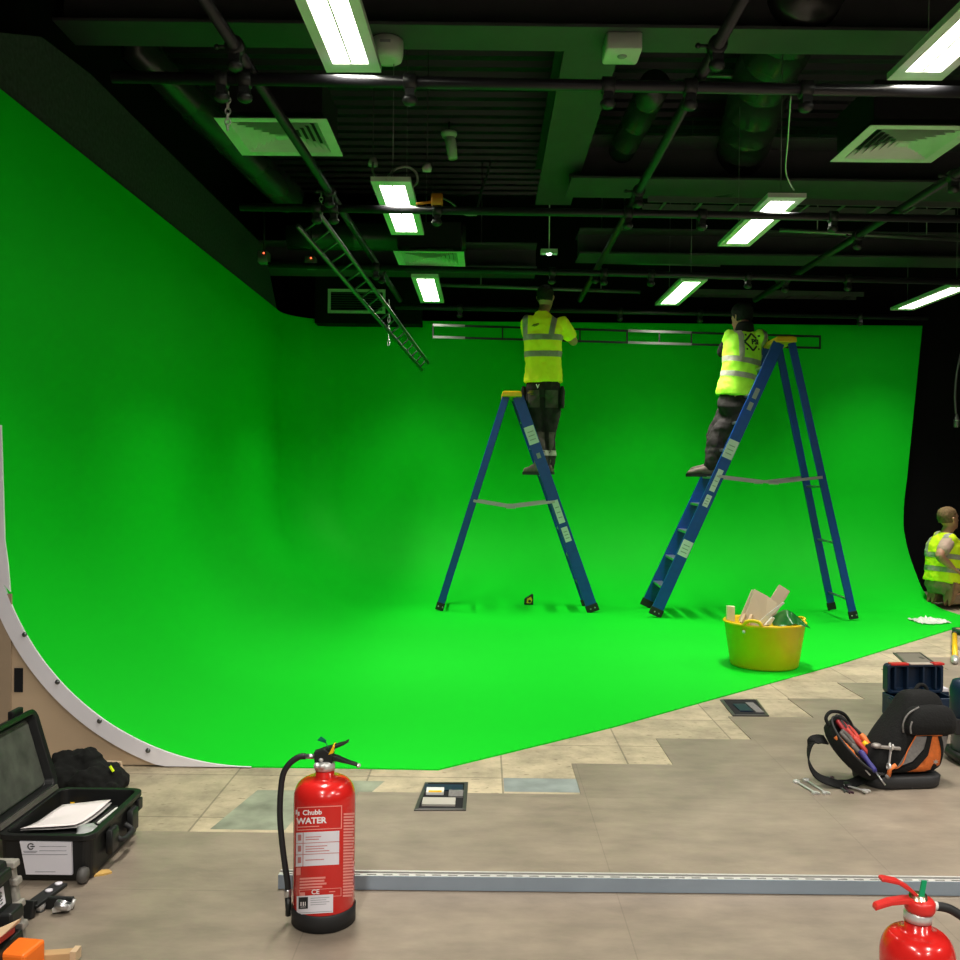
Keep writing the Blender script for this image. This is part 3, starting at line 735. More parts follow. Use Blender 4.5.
def smooth_path(pts, k=6):
    pts = [V(q) for q in pts]; out = []
    for i in range(len(pts)-1):
        p0, p1, p2, p3 = pts[max(i-1, 0)], pts[i], pts[i+1], pts[min(i+2, len(pts)-1)]
        for j in range(k):
            q = j/k; out.append(.5*((2*p1)+(p2-p0)*q+(2*p0-5*p1+4*p2-p3)*q*q+(3*p1-p0-3*p2+p3)*q**3))
    out.append(pts[-1]); return out
m = MB(); m.tube(smooth_path(hp), .0085, 14); m.build('hose', rubber, E1)
m = MB(); m.lathe([(.0095, 0), (.0105, .003), (.0105, .018), (.0095, .022)], 14, (-.0985, -.022, .075)); m.build('nozzle_ring', alu, E1)
m = MB(); m.tube([(-.0975, -.022, .072), (-.0965, -.024, .022)], [.0095, .0075], 12); m.build('nozzle', black_pl, E1)
# second one, mostly out of the frame at the lower edge
E2, _, _ = extinguisher('red fire extinguisher with red levers and only its top half in view', (.937, 2.05, 0), .277, .076); H = .277; ER = .076
m = MB(); m.lathe([(.024, H+.06), (.026, H+.07), (.026, H+.09), (.02, H+.096), (.018, H+.115), (.0001, H+.116)], 20); m.build('valve_block', mat('brass_valve', (.62, .48, .33), .25, metal=.9), E2)
m = MB(); m.lathe([(.028, H+.078), (.031, H+.085), (.031, H+.1), (.026, H+.106)], 20, (.004, 0, 0)); m.build('lever_housing', red_pl, E2)
def lever(pts, name, mm, parent):
    m = MB(); m.loft([[V((x, -w, z-h)), V((x, w, z-h)), V((x, w, z+h)), V((x, -w, z+h))] for x, z, w, h in pts], sm=False); return m.build(name, mm, parent, bevel=.002)
lever(((.0, H+.108, .012, .006), (-.02, H+.127, .012, .005), (-.045, H+.142, .012, .004), (-.075, H+.148, .012, .004), (-.082, H+.147, .011, .003)), 'squeeze_lever', red_pl, E2)
lever(((-.005, H+.1, .012, .009), (-.03, H+.103, .012, .006), (-.06, H+.099, .012, .005), (-.09, H+.089, .011, .005), (-.094, H+.085, .010, .004)), 'carry_handle', red_pl, E2)
m = MB(); m.prism([(-.006, -.014, H+.108), (.006, -.014, H+.108), (.011, -.016, H+.15), (.001, -.016, H+.15)], (0, .004, 0)); m.build('pull_tag', mat('bright_green_tag', (0, .33, .14), .5), E2)
m = MB(); m.tube([(.02, 0, H+.092), (.042, 0, H+.09)], .009, 12); m.build('hose_ferrule', white_pl, E2)
m = MB(); m.tube(smooth_path([(.04, 0, H+.09), (.07, 0, H+.083), (.105, -.004, H+.058), (.13, -.006, H+.01), (.132, -.006, H-.1), (.11, -.004, .14)]), .0095, 14); m.build('hose', rubber, E2)
m = MB(); q = []
for i in range(9): a = -1.25+.06*i; q.append(((ER+.001)*sin(a), -(ER+.001)*cos(a)))
m.loft([[V((x, y, .1)) for x, y in q], [V((x, y, H-.05)) for x, y in q]], caps=False, closed=False); m.build('label_panel', label_w, E2)

# ================================================================== STRUT CHANNEL ON THE FLOOR
a, b = atZ(278, 889.5), atZ(960, 896.5); d = (b-a).normalized(); L = 2.75; ang = math.atan2(d.y, d.x)
ss = thing('strut_channel', 'long slotted galvanised steel strut channel lying across the grey floor', 'steel channel', a, ang)
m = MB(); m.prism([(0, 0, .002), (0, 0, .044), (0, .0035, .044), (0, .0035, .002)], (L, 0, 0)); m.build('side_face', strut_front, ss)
m = MB(); s0 = 0
# slotted web on top: strips between slots
SW, SP = .03, .05
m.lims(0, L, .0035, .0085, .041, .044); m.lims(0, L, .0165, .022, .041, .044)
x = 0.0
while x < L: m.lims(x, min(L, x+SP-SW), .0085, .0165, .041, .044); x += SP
m.build('slotted_web', strut_top, ss)
m = MB(); m.lims(0, L, .022, .025, .002, .041); m.lims(0, L, .025, .034, .002, .026); m.build('inner_channel', slot_dark, ss)
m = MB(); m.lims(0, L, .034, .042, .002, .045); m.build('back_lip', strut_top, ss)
m = MB(); m.lims(.001, L, .0035, .034, .001, .003); m.build('bottom_web', slot_dark, ss)  # steel inside the channel coloured black to stand for shade in the slots

# ================================================================== FLOOR BOXES
def floor_box(label, pts, contents):
    P = [atZ(x, y) for x, y in pts]; c = sum(P, V())/4
    t = thing('floor_box', label, 'floor socket box', (c.x, c.y, 0), 0, None)
    Q = [p-V((c.x, c.y, 0)) for p in P]
    def ringat(k, z): return [V((q.x*k if 0 else q.x - math.copysign(k, q.x), q.y - math.copysign(k, q.y), z)) for q in Q]
    m = MB(); m.loft([ringat(0, -.004), ringat(0, .004), ringat(.014, .006), ringat(.014, .001)], caps=False, sm=False); m.build('frame', box_metal, t)
    m = MB(); m.loft([ringat(.014, .002), ringat(.02, .0015)], sm=False); m.build('tray', slot_dark if contents else cover_m, t)
    return t, Q
t, Q = floor_box('open floor box with pale sockets inside, beside the tall fire extinguisher', ((425, 783), (468, 783), (466, 811), (414, 811)), 1)
m = MB(); m.lims(-.08, .075, .06, .13, .002, .006); m.build('lid_back', navy, t)
m = MB(); m.lims(-.07, .0, .01, .075, .002, .012); m.build('socket_plate', white_pl, t)
m = MB(); m.lims(-.06, -.008, .012, .03, .012, .014); m.build('yellow_strip', yellow_pl, t)
m = MB(); m.lims(-.078, .05, -.12, -.04, .002, .010); m.build('cable_plate', mat('pale_socket_plate', (.45, .42, .38), .5), t)
m = MB(); m.lims(.02, .078, -.02, .055, .002, .009); m.build('socket_module', grey_f, t)
t, Q = floor_box('open empty floor box with dark tray, near the yellow tub', ((720, 700), (757, 700), (769, 716), (733, 716)), 1)
m = MB(); m.lims(-.05, .02, -.1, .06, .002, .008); m.build('socket_module', navy, t)
m = MB(); m.lims(.03, .075, -.12, .1, .002, .007); m.build('side_plate', grey_f, t)
t, Q = floor_box('closed flush floor box cover on the pale slabs behind the toolbox', ((893, 653), (921, 653), (935, 663), (905, 664)), 0)
m = MB(); m.lims(.05, .075, -.02, .03, .002, .0035); m.build('lift_flap', box_metal, t)

# ================================================================== YELLOW TUB
tc = atZ(764, 665.5); tx, ty = tc.x, tc.y
tub = thing('tub', 'round yellow plastic tub full of wood offcuts on the green floor', 'tub', (tx, ty, ZF))
tub.scale = (.965, .965, 1)
m = MB(); m.lathe([(.001, .004), (.20, .004), (.222, .0), (.232, .012), (.274, .285), (.284, .29), (.285, .302), (.277, .306), (.268, .296), (.226, .018), (.001, .012)], 48); m.build('bowl', yellow_tub, tub)
m = MB(); m.tube(smooth_path([(-.20, -.198, .30), (-.185, -.215, .325), (-.15, -.236, .335), (-.11, -.254, .325), (-.095, -.262, .30)]), .012, 10); m.build('handle', yellow_tub, tub)
m = MB(); m.tube(smooth_path([(.255, .10, .30), (.275, .09, .315), (.285, .05, .318), (.285, .01, .315), (.272, -.0, .30)]), .010, 10); m.build('handle', yellow_tub, tub)
m = MB(); m.ball((-.196, -.188, .255), (.012, .012, .014), 8); m.build('rivet', white_pl, tub)
def board(name, label, pts, Y, th, mm, cat='board', dy=None):
    q = [atY(x, y, Y) for x, y in pts]
    if dy: q = [p + V((0, k, 0)) for p, k in zip(q, dy)]
    n = (q[1]-q[0]).cross(q[2]-q[1]).normalized()*th
    o = MB().prism(q, n).build(name, mm, bevel=.002); return tag(o, label, cat)
board('board_offcut', 'large beige board offcut leaning out of the yellow tub, widest of the boards', ((741, 622), (757, 590), (770, 597), (779, 604), (763, 628)), ty, .012, board_m, dy=(-.04, .06, .06, .03, -.04))
board('board_offcut', 'narrow beige board slanting up above the other offcuts in the yellow tub', ((756, 620), (784, 586), (795, 593), (766, 629)), ty+.04, .012, board_m, dy=(-.02, .10, .10, -.02))
board('board_offcut', 'bent pale board behind the widest offcut in the yellow tub', ((738, 620), (753, 590), (760, 592), (748, 622)), ty+.10, .012, mat('pale_board', (.60, .52, .40), .6), dy=(-.02, .03, .03, -.02))
board('wood_block', 'small cream wood block standing at the rim of the yellow tub', ((727, 620), (727, 606), (735, 606.5), (735, 622)), ty-.02, .03, wood_w, 'wood block')
board('white_strip', 'curved white strip lying across the offcuts in the yellow tub', ((758, 622), (770, 612), (783, 602), (785, 603), (772, 615), (763, 624)), ty-.12, .006, white_pl, 'strip')
board('white_strip', 'short white stub poking out beside the green sheet in the yellow tub', ((765, 625), (772, 617), (775, 618), (771, 625)), ty-.18, .02, white_pl, 'strip')
for (x, y, lab_) in ((741, 615, 'thin pale stick inside the tub beside the cream block'), (748, 616, 'second thin pale stick inside the tub beside the widest board')):
    a_, b_ = atY(x, y+8, ty-.06), atY(x+4, y-1, ty-.02); m = MB(); m.bar(a_, b_, .02, .02); tag(m.build('wood_stick', wood, bevel=.002), lab_, 'stick')
# crumpled green sheet
m = MB(); rows = []
hgt = [.0, .045, .085, .10, .075, .045, .0]
for j in range(7):
    ring = []
    for i in range(7):
        q = atY(771+i*5.2, 610, ty-.02); wv = sin(PI*(j+.25)/6.6)**.7
        ring.append(V((q.x+.012*sin(j*2.3+i), ty-.21+.055*j+.02*sin(i*2.0), .290+hgt[i]*wv*1.05+.010*sin(i*2.7+j*1.9))))
    rows.append(ring)
m.loft(rows, caps=False, closed=False); o = m.build('plastic_sheet', sheet_g); tag(o, 'crumpled dark green plastic sheet in the yellow tub', 'plastic sheet')
md = o.modifiers.new('thick', 'SOLIDIFY'); md.thickness = .004; md2 = o.modifiers.new('sub', 'SUBSURF'); md2.levels = 2; md2.render_levels = 2

# small laser level by the back wall and plastic film
q = atZ(529, 603, 0.03); t = thing('laser_level', 'tiny yellow and black laser level at the foot of the green back wall', 'laser level', (q.x, 9.42, .006))
m = MB(); m.prism([(-.045, -.03, 0), (.045, -.03, 0), (.045, -.03, .1), (.028, -.03, .1), (-.04, -.03, .055)], (0, .06, 0)); m.build('body', black_pl, t, bevel=.004)
m = MB(); m.prism([(-.022, -.034, .015), (.022, -.034, .015), (.034, -.034, .05), (.022, -.034, .08), (-.016, -.034, .058)], (0, .004, 0)); m.build('face', yellow_pl, t)
m = MB(); m.lathe([(.012, 0), (.013, .006), (.006, .008)], 12, (.008, -.034, .036), (0, -1, 0)); m.build('lens', ink, t)
m = MB(); rng = random.Random(3)
q0 = atZ(930, 622, ZF); n1, n2 = 26, 11; grid = []
for i in range(n1):
    u = i/(n1-1)*2-1; ring = []
    for j in range(n2):
        v = j/(n2-1)*2-1; wv = .13*(1-.62*max(0, u-.1)) if u < .75 else .09
        z = ZF+.003+.09*(1-v*v)*abs(noise.noise(V((u*5, v*3, 1))))*(1.2-abs(u))+ .012*rng.random()
        ring.append(V((q0.x+u*.15+.01*rng.random(), q0.y+v*wv*1.2*(1+.25*noise.noise(V((u*4, 3+v, 2))))+u*.02+.01*rng.random(), z)))
    grid.append(ring)
m.loft(grid, caps=False, closed=False); o = m.build('plastic_film', clear_pl); tag(o, 'crumpled scrap of clear plastic film on the green floor near the kneeling man', 'plastic film')

# ================================================================== STEPLADDERS
def stepladder(label, loc, rz, H, fs, fr, w0, w1, n, mirror=1, labels=()):
    """fs: run of the step side (towards +x), fr: run of the rear side; w0/w1 width (y) at floor/top"""
    t = thing('stepladder', label, 'stepladder', loc, rz, 'blue fibreglass stepladders'); k = mirror
    def P(f, s, side): # f 0 floor..1 top
        return V((k*side*((fs if side > 0 else fr)*(1-f)+.045*f*1.0), s*(w0+(w1-w0)*f)/2, H*f))
    up = V((0, 0, 1))
    for s in (-1, 1):
        a, b = P(0.012, s, 1), P(.985, s, 1); d = (b-a).normalized(); u = d.cross(V((0, 1, 0)))
        m = MB(); m.bar(a, b, .028, .105, up=u); r1 = m.build('step_rail', blue_fg, t, bevel=.004)
        a2, b2 = P(0.012, s, -1), P(.985, s, -1); d2 = (b2-a2).normalized(); u2 = d2.cross(V((0, 1, 0)))
        m = MB(); m.bar(a2, b2, .026, .068, up=u2); m.build('rear_rail', blue_fg, t, bevel=.004)
        for (aa, dd, uu, hh) in ((a, d, u, .118), (a2, d2, u2, .076)):
            m = MB(); m.bar(aa-dd*.022, aa+dd*.05, .034, hh, up=uu); f = m.build('foot', rubber, t, bevel=.004)
            if s < 0:
                for e in (-.028, .018):
                    r = MB(); r.lathe([(.008, 0), (.006, .005)], 10, aa+uu*e*.9+V((0, -.017, 0))+dd*.012, (0, -1, 0)); r.build('rivet', alu, f)
        if s < 0:
            for (f0, f1, hw, mm) in labels:
                m = MB(); pa, pb = a+d*(f0*H), a+d*(f1*H); m.bar(pa+V((0, -.0145, 0)), pb+V((0, -.0145, 0)), .002, hw, up=u); st = m.build('sticker', mm, r1)
                pr = MB(); 
                for e in range(3): q = pa+(pb-pa)*(.25+.22*e); pr.bar(q-u*hw*.3+V((0, -.016, 0)), q+u*hw*.3+V((0, -.016, 0)), .001, .008, up=d)
                pr.build('sticker_print', ink_grey, st)
        # spreader brace
        f = .505; pa, pb = P(f, s, 1), P(f, s, -1); mid = (pa+pb)/2+V((-.03*k, 0, -.055)); off = V((0, s*.02, 0))
        for e0, e1 in ((pa, mid), (pb, mid)): m = MB(); m.bar(e0+off, e1+off, .006, .026); m.build('spreader_bar', alu, t)
        m = MB(); m.box(mid+off, (.09, .012, .034)); m.build('spreader_hinge', alu, t, bevel=.004)
    for i in range(n):
        f = (i+1)/(n+1); pa, pb = P(f, -1, 1), P(f, 1, 1); m = MB(); m.box((pa+pb)/2+V((0, 0, 0)), (.085, (pb-pa).length-.02, .022)); m.build('tread', alu, t, bevel=.003)
        if i in (0, 2, 4):
            pa, pb = P(f-.03, -1, -1), P(f-.03, 1, -1); m = MB(); m.tube([pa, pb], .011, 8); m.build('rear_rung', alu, t)
    m = MB(); 
    m.loft([[V((x*sx, y*sy, z)) for sx, sy in ((-1, -1), (1, -1), (1, 1), (-1, 1))] for x, y, z in ((.085, w1/2+.02, H-.035), (.095, w1/2+.03, H-.03), (.09, w1/2+.028, H+.012), (.07, w1/2+.015, H+.022))], sm=False)
    m.build('top_cap', yellow_pl, t, bevel=.005); return t
stk = [(.33, .40, .06, label_w), (.42, .53, .06, label_w), (.805, .89, .095, label_w), (.735, .76, .035, ink_grey)]
stepladder('shorter blue fibreglass stepladder with yellow top, under the man in yellow T-shirt', (.252, 9.15, .006), 0, 2.03, .78, .66, .44, .36, 7, 1, stk)
stk2 = [(.225, .285, .095, label_w), (.42, .465, .05, label_w), (.48, .565, .05, label_w), (.61, .68, .095, label_w), (.80, .83, .04, ink_grey), (.845, .885, .04, ink_grey)]
stepladder('taller blue fibreglass stepladder with yellow top, under the man in logo vest', (2.73, 8.94, .006), -.035, 2.53, 1.17, .615, .60, .42, 9, -1, stk2)

# ================================================================== OPEN CASE BY THE PLYWOOD PANEL
x0, x1, y0, y1, hb = -1.495, -1.205, 2.96, 3.40, .149
W, D_ = x1-x0, y1-y0; cx, cy = (x0+x1)/2, (y0+y1)/2
oc = thing('hard_case', 'open black hard case with raised lid and a white logo sheet on its end', 'equipment case', (cx, cy, 0))
m = MB(); o_ = [rrect(0, 0, W/2-.012, D_/2-.012, .03, .004), rrect(0, 0, W/2-.006, D_/2-.006, .035, .012), rrect(0, 0, W/2, D_/2, .035, hb-.02), rrect(0, 0, W/2+.008, D_/2+.008, .04, hb-.016), rrect(0, 0, W/2+.008, D_/2+.008, .04, hb),
     rrect(0, 0, W/2-.012, D_/2-.012, .03, hb), rrect(0, 0, W/2-.02, D_/2-.02, .025, hb-.09), rrect(0, 0, W/2-.03, D_/2-.03, .02, hb-.11)]
m.loft(o_, sm=False); m.build('base_shell', case_black, oc, bevel=.002)
# lid leaning back from the hinge
la = math.radians(107); lx = V((cos(la), 0, sin(la))); ly = V((0, 1, 0)); ln = V((-sin(la), 0, cos(la)))
h0 = V((-W/2-.004, 0, hb+.004)); LW = W+.005
def lidring(ix, d, r=.035):
    return [h0 + lx*(LW/2+q.x) + ly*q.y + ln*d for q in rrect(0, 0, LW/2-ix, D_/2+.006-ix, r, 0)]
m = MB(); m.loft([lidring(.025, .035, .02), lidring(.018, .006, .02), lidring(.0, -.0, .04), lidring(.0, .014, .04), lidring(.005, .018, .035), lidring(.006, .055, .035), lidring(.016, .062, .03)], sm=False)
m.build('lid_shell', case_black, oc, bevel=.002)
m = MB(); m.loft([lidring(.03, .030, .02), lidring(.034, .028, .02)], sm=False); m.build('lid_lining', lid_foam, oc)
m = MB(); m.bar(h0+lx*.006-ly*D_*.46, h0+lx*.006+ly*D_*.46, .016, .012, up=ln); m.build('hinge_strip', mat('hinge_grey', (.10, .09, .08), .6), oc)
for k in (-.22, .22):
    m = MB(); q = h0+lx*(LW+.004)+ly*k*D_*1.4+ln*.03; m.box(q, (.02, .075, .035)); m.build('lid_catch', case_black, oc, bevel=.004)
for k in (-.085, .095):
    m = MB(); rbox(m, 0, 0, .011, .028, .004, 0, .08); m.v = [p + V((W/2+.014, k, .045)) for p in m.v]; m.build('latch', black_pl, oc)
m = MB(); m.tube(smooth_path([(W/2+.004, -.05, .085), (W/2+.03, -.045, .07), (W/2+.034, 0, .066), (W/2+.03, .045, .07), (W/2+.004, .05, .085)]), .009, 8); m.build('carry_handle', rubber, oc)
m = MB(); m.lims(W/2-.02, W/2+.012, D_/2-.06, D_/2-.02, hb-.06, hb-.02); m.build('corner_lug', case_black, oc, bevel=.004)
m = MB(); m.lathe([(.001, -.014), (.022, -.012), (.026, 0), (.022, .012), (.001, .014)], 18, (W/2-.022, -D_/2-.004, .027), (1, 0, 0)); m.build('wheel', mat('grey_wheel', (.10, .095, .09), .6), oc)
def P2(x, y, Y): return atY(x, y, Y)-V((cx, cy, 0))
c = [P2(19.5, 841.5, y0-.0105), P2(71, 842.5, y0-.0105), P2(72, 875, y0-.0105), P2(26, 874.5, y0-.0105)]
m = MB(); m.prism(c, (0, .010, 0)); sh = m.build('label_sheet', label_w, oc)
ex = (c[1]-c[0]).normalized(); ey = V((0, 0, 1)); yl = y0-cy-.012
m = MB(); q0 = P2(32.5, 845, y0); q0.y = yl
for i in range(10):
    a = .75+.5*i/1.0*.95/1.0; 
rr = .0105
for i in range(14):
    a0_ = .6+ (2*PI-1.2)*i/14; a1_ = .6+(2*PI-1.2)*(i+.7)/14
    m.prism([q0+V((cos(a)*r, 0, sin(a)*r)) for a, r in ((a0_, rr), (a1_, rr), (a1_, rr-.0035), (a0_, rr-.0035))], (0, .001, 0))
m.prism([q0+V((dx, 0, dz)) for dx, dz in ((-.001, .0015), (.012, .0015), (.012, -.0015), (-.001, -.0015))], (0, .001, 0))
m.build('label_logo', ink, sh)
m = MB()
for (xa, ya, xb) in ((25, 849.5, 39), (26, 850.7, 38), (41, 844.8, 68), (41, 849, 68), (24, 852.8, 69), (37, 870, 57)):
    a_, b_ = P2(xa, ya, y0), P2(xb, ya, y0); a_.y = b_.y = yl; m.prism([a_, b_, b_+V((0, 0, -.0014)), a_+V((0, 0, -.0014))], (0, .001, 0))
m.build('label_lines', ink_grey, sh)
# contents
def sheet(name, label, pts, z, mm, cat, curl=.012, n=8, th=.0012):
    A = [atZ(x, y, z) for x, y in pts]; m = MB(); rows = []
    for i in range(n+1):
        u = i/n; r = []
        for j in range(n+1):
            v = j/n; p = (A[0]*(1-u)+A[1]*u)*(1-v)+(A[3]*(1-u)+A[2]*u)*v; p.z += curl*(abs(u-.5)**2*2.2 + .35*noise.noise(V((u*2, v*2, z*30)))) ; r.append(p)
        rows.append(r)
    m.loft(rows, caps=False, closed=False); o = m.build(name, mm); md = o.modifiers.new('thick', 'SOLIDIFY'); md.thickness = th; return tag(o, label, cat)
sheet('paper_sheet', 'white paper sheet lying uppermost in the open case', ((20, 831), (62, 807), (111, 802), (75, 827)), .128, paper, 'paper', .014)
sheet('paper_sheet', 'second paper sheet underneath the uppermost one in the open case', ((20, 833), (62, 809), (112, 805), (78, 830)), .118, mat('grey_paper', (.45, .43, .42), .7), 'paper', .012)
o = sheet('clipboard', 'black clipboard beneath the papers in the open case', ((18, 836), (70, 808), (118, 806), (84, 833)), .108, black_pl, 'clipboard', .004, th=.006)
p0, p1 = atZ(98, 823, .13), atZ(117, 808, .13); m = MB(); m.bar(p0, p1, .008, .006); o = m.build('pencil', white_pl, bevel=.001); tag(o, 'thin white stick lying along the inner side of the open case', 'stick')
p0, p1 = atZ(70, 801, .10), atZ(77, 808, .10); m = MB(); m.bar(p0, p1, .012, .008); tag(m.build('yellow_strap', yellow_pl, bevel=.001), 'short yellow strap peeping out behind the white paper in the case', 'strap')
m = MB(); q = atZ(88, 832, .12); m.ball(q, (.035, .05, .02), 16); me = m.mesh('plastic_bag'); crumple(me, .012, 35, 2); o = mesh_obj('plastic_bag', me, mat('cloudy_plastic', (.42, .43, .43), .2), None); tag(o, 'small cloudy plastic bag at the front corner of the open case', 'plastic bag')
p = atZ(78, 812, .05); t = thing('tool_roll', 'dark bundle lying under the papers in the open case', 'bundle', (p.x, p.y, .04)); m = MB(); rbox(m, 0, 0, .09, .13, .03, 0, .055); m.build('roll', black_f, t); m = MB(); m.lims(-.092, .092, -.012, .012, .03, .058); m.build('tie', grey_f, t)
# jacket heap behind the case
q = atZ(88, 789); m = MB()
for (dx, dy, z, rx, ry, rz) in ((-.08, .02, .06, .10, .13, .07), (.02, 0, .05, .11, .13, .06), (.085, -.02, .03, .08, .10, .038), (-.11, .02, .10, .05, .07, .045), (-.02, .03, .10, .05, .05, .06)):
    m.ball((q.x+dx, q.y+dy, z), (rx, ry, rz), 18)
me = remesh(m, 'jacket', .008, 6); crumple(me, .022, 14, 4); crumple(me, .008, 40, 9)
for v in me.vertices: v.co.z = max(.002, v.co.z)
o = mesh_obj('jacket', me, jacket_f, None); tag(o, 'crumpled black jacket heaped on the slabs behind the open case', 'jacket')
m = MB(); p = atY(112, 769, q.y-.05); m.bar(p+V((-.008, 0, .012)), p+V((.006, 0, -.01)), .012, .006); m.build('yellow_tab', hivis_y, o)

# ================================================================== SECOND CASE AT THE FRAME EDGE
sc_ = thing('hard_case', 'black hard case on its end with pale seal rim and small number sticker', 'equipment case', (-1.195, 2.50, 0))
SH = MX(((1, 0, -.15, 0), (0, 1, 0, 0), (0, 0, 1, 0), (0, 0, 0, 1)))
def cs_(name, mm, lim, bev): m = MB(); m.lims(*lim); m.xf(SH); return m.build(name, mm, sc_, bevel=bev)
cs_('base_shell', case_black, (-.30, 0, -.40, 0, 0, .262), .012)
cs_('seal_rim', grey_rim, (-.29, .008, 0, .022, .0, .255), .004)
for z in (.02, .075, .13, .19, .235): cs_('rim_tab', grey_rim, (-.02, .017, -.006, .026, z, z+.018), .004)
cs_('top_ridge', case_black, (-.02, .018, -.30, -.02, .222, .25), .006)
cs_('latch', black_pl, (-.02, .028, -.075, -.008, .118, .15), .006)
cs_('side_rib', case_black, (-.02, .02, -.3, -.012, .03, .085), .006)
m = MB(); m.lims(.0, .003, -.088, -.046, .165, .208); m.xf(SH); st = m.build('number_sticker', label_w, sc_)
tm = text_mb('1195', .017, .0006); flat(tm, (.0045, -.067, .1865), (0, 0, 1), (0, -1, 0)); tm.xf(SH); tm.build('number_lettering', ink, st, recalc=False)
# bits on the floor beside it
def loose(x, y, z=0): return atZ(x, y, z)
a_, b_ = loose(28, 908, .03), loose(61, 884, .03)
t = thing('hinge_bracket', 'black flat bracket with two bright bolts lying beside the standing case', 'bracket', (a_.x, a_.y, 0)); d = b_-a_
m = MB(); m.bar(d*.05+V((0, 0, .03)), d+V((0, 0, .03)), .045, .01); m.build('plate', black_pl, t, bevel=.003)
m = MB(); m.bar((0, 0, 0), V((0, 0, .045))+d*.1, .03, .02); m.build('leg', black_pl, t, bevel=.003)
for k in (.62, .92): m = MB(); m.lathe([(.011, 0), (.011, .004), (.006, .006)], 14, d*k+V((0, 0, .035))); m.build('bolt', label_w, t)
a_ = loose(56, 911); t = thing('pipe_clamp', 'chrome pipe clamp with dark arm lying on the floor beside the standing case', 'clamp', a_)
m = MB(); m.lims(-.035, .045, .008, .022, .0, .035); m.build('arm', black_pl, t, bevel=.003)
m = MB(); m.lathe([(.021, -.01), (.024, 0), (.021, .01), (.016, .01), (.014, 0), (.016, -.01), (.021, -.01)], 20, (.025, -.012, .022), (.3, .3, 1)); m.build('jaw', alu, t)
m = MB(); m.bar((.0, -.02, .012), (.05, -.018, .02), .012, .012); m.tube([(.05, -.016, .015), (.058, -.01, .04)], .005, 8); m.build('screw_arm', chrome, t)
for lab_, (x, y) in (('chrome knob beside the dark bracket on the floor, nearest the standing case', (31, 912)), ('second chrome knob on the floor, between the first knob and the clamp', (40, 911))):
    a_ = loose(x, y); t = thing('chrome_knob', lab_, 'knob', a_); m = MB(); m.lathe([(.001, .028), (.012, .026), (.016, .016), (.012, .006), (.008, 0), (.001, 0)], 18); m.build('ball', chrome, t); m = MB(); m.lathe([(.013, 0), (.013, .004), (.001, .004)], 14); m.build('washer', dark_alu, t)
m = MB(); A = [loose(x, y) for x, y in ((94, 877), (101, 871.5), (109, 871), (112, 873.5), (104, 875.5))]; m.prism(A, (0, 0, .006)); tag(m.build('wood_chip', mat('yellow_wood', (.62, .40, .13), .7)), 'small yellow wood chip on the floor in front of the open case', 'wood chip')
# orange case, cardboard flaps, wood batten at the lower corner
a_ = loose(24, 972); t = thing('tool_case', 'small bright orange plastic case at the bottom corner beside the wooden batten', 'plastic case', (a_.x, a_.y, 0), -.15)
m = MB(); m.lims(-.036, .04, -.06, .03, 0, .075); m.build('body', orange_pl, t, bevel=.008)
m = MB(); m.lims(-.02, .02, -.062, -.058, .02, .05); m.build('label_plate', label_w, t)
a_, b_ = loose(38, 957, .02), loose(74, 954.5, .02); m = MB(); m.bar(a_, b_+V((0, .0, 0)), .03, .022); o = m.build('wooden_batten', card_m, bevel=.002); tag(o, 'short brown wooden batten on the floor beside the orange case', 'batten')
m = MB(); m.bar(b_-V((.004, 0, -.001)), b_+V((.012, 0, .001)), .034, .028); m.build('end_cap', wood, o)
bx = thing('cardboard_box', 'torn open cardboard box with a raised flap in front of the standing case', 'cardboard box', (-1.26, 2.36, 0))
def Bx(x, y, Y): return atY(x, y, Y)-V(bx.location)
m = MB(); m.lims(-.16, .03, -.02, .1, 0, .07); m.build('body', card_m, bx)
m = MB(); m.prism([Bx(-12, 940, 2.37), Bx(-4, 930, 2.37), Bx(20, 919, 2.45), Bx(19, 923, 2.45), Bx(0, 938, 2.37), Bx(-4, 946, 2.36)], (0, .004, 0)); m.build('flap', wood, bx)
m = MB(); m.prism([Bx(-10, 944, 2.365), Bx(0, 938, 2.365), Bx(13, 929, 2.42), Bx(13, 934, 2.42), Bx(0, 944, 2.365), Bx(-10, 950, 2.36)], (0, .01, 0)); m.build('red_insert', dark_red, bx)

# ================================================================== TOOL BACKPACK
bc = V((1.752, 4.06, 0)); bp_rz = .12
bp = thing('tool_backpack', 'black and orange tool backpack standing open on the grey floor', 'backpack', bc, bp_rz)
m = MB(); hw, hd = .160, .115
m.loft([rrect(0, 0, hw-.008, hd-.008, .07, .0), rrect(0, 0, hw, hd, .075, .01), rrect(0, 0, hw+.004, hd+.003, .075, .046), rrect(0, 0, hw-.004, hd-.004, .07, .052)]); m.build('base', mat('backpack_base_rubber', (.028, .028, .03), .6, bump=(200, .1)), bp)
sec = [(.048, .004, .152, .108), (.11, .018, .150, .106), (.17, .045, .146, .103), (.22, .068, .138, .098), (.26, .082, .122, .09), (.30, .092, .105, .082), (.345, .098, .085, .068), (.375, .1, .07, .05), (.385, .1, .036, .025)]
m = MB(); m.loft([rrect(x, 0, a, b, min(a, b)*.62, z) for z, x, a, b in sec]); me = m.mesh('main_bag'); o = mesh_obj('main_bag', me, black_f, bp)
md = o.modifiers.new('sub', 'SUBSURF'); md.levels = md.render_levels = 2
bagme = evaluated(o)
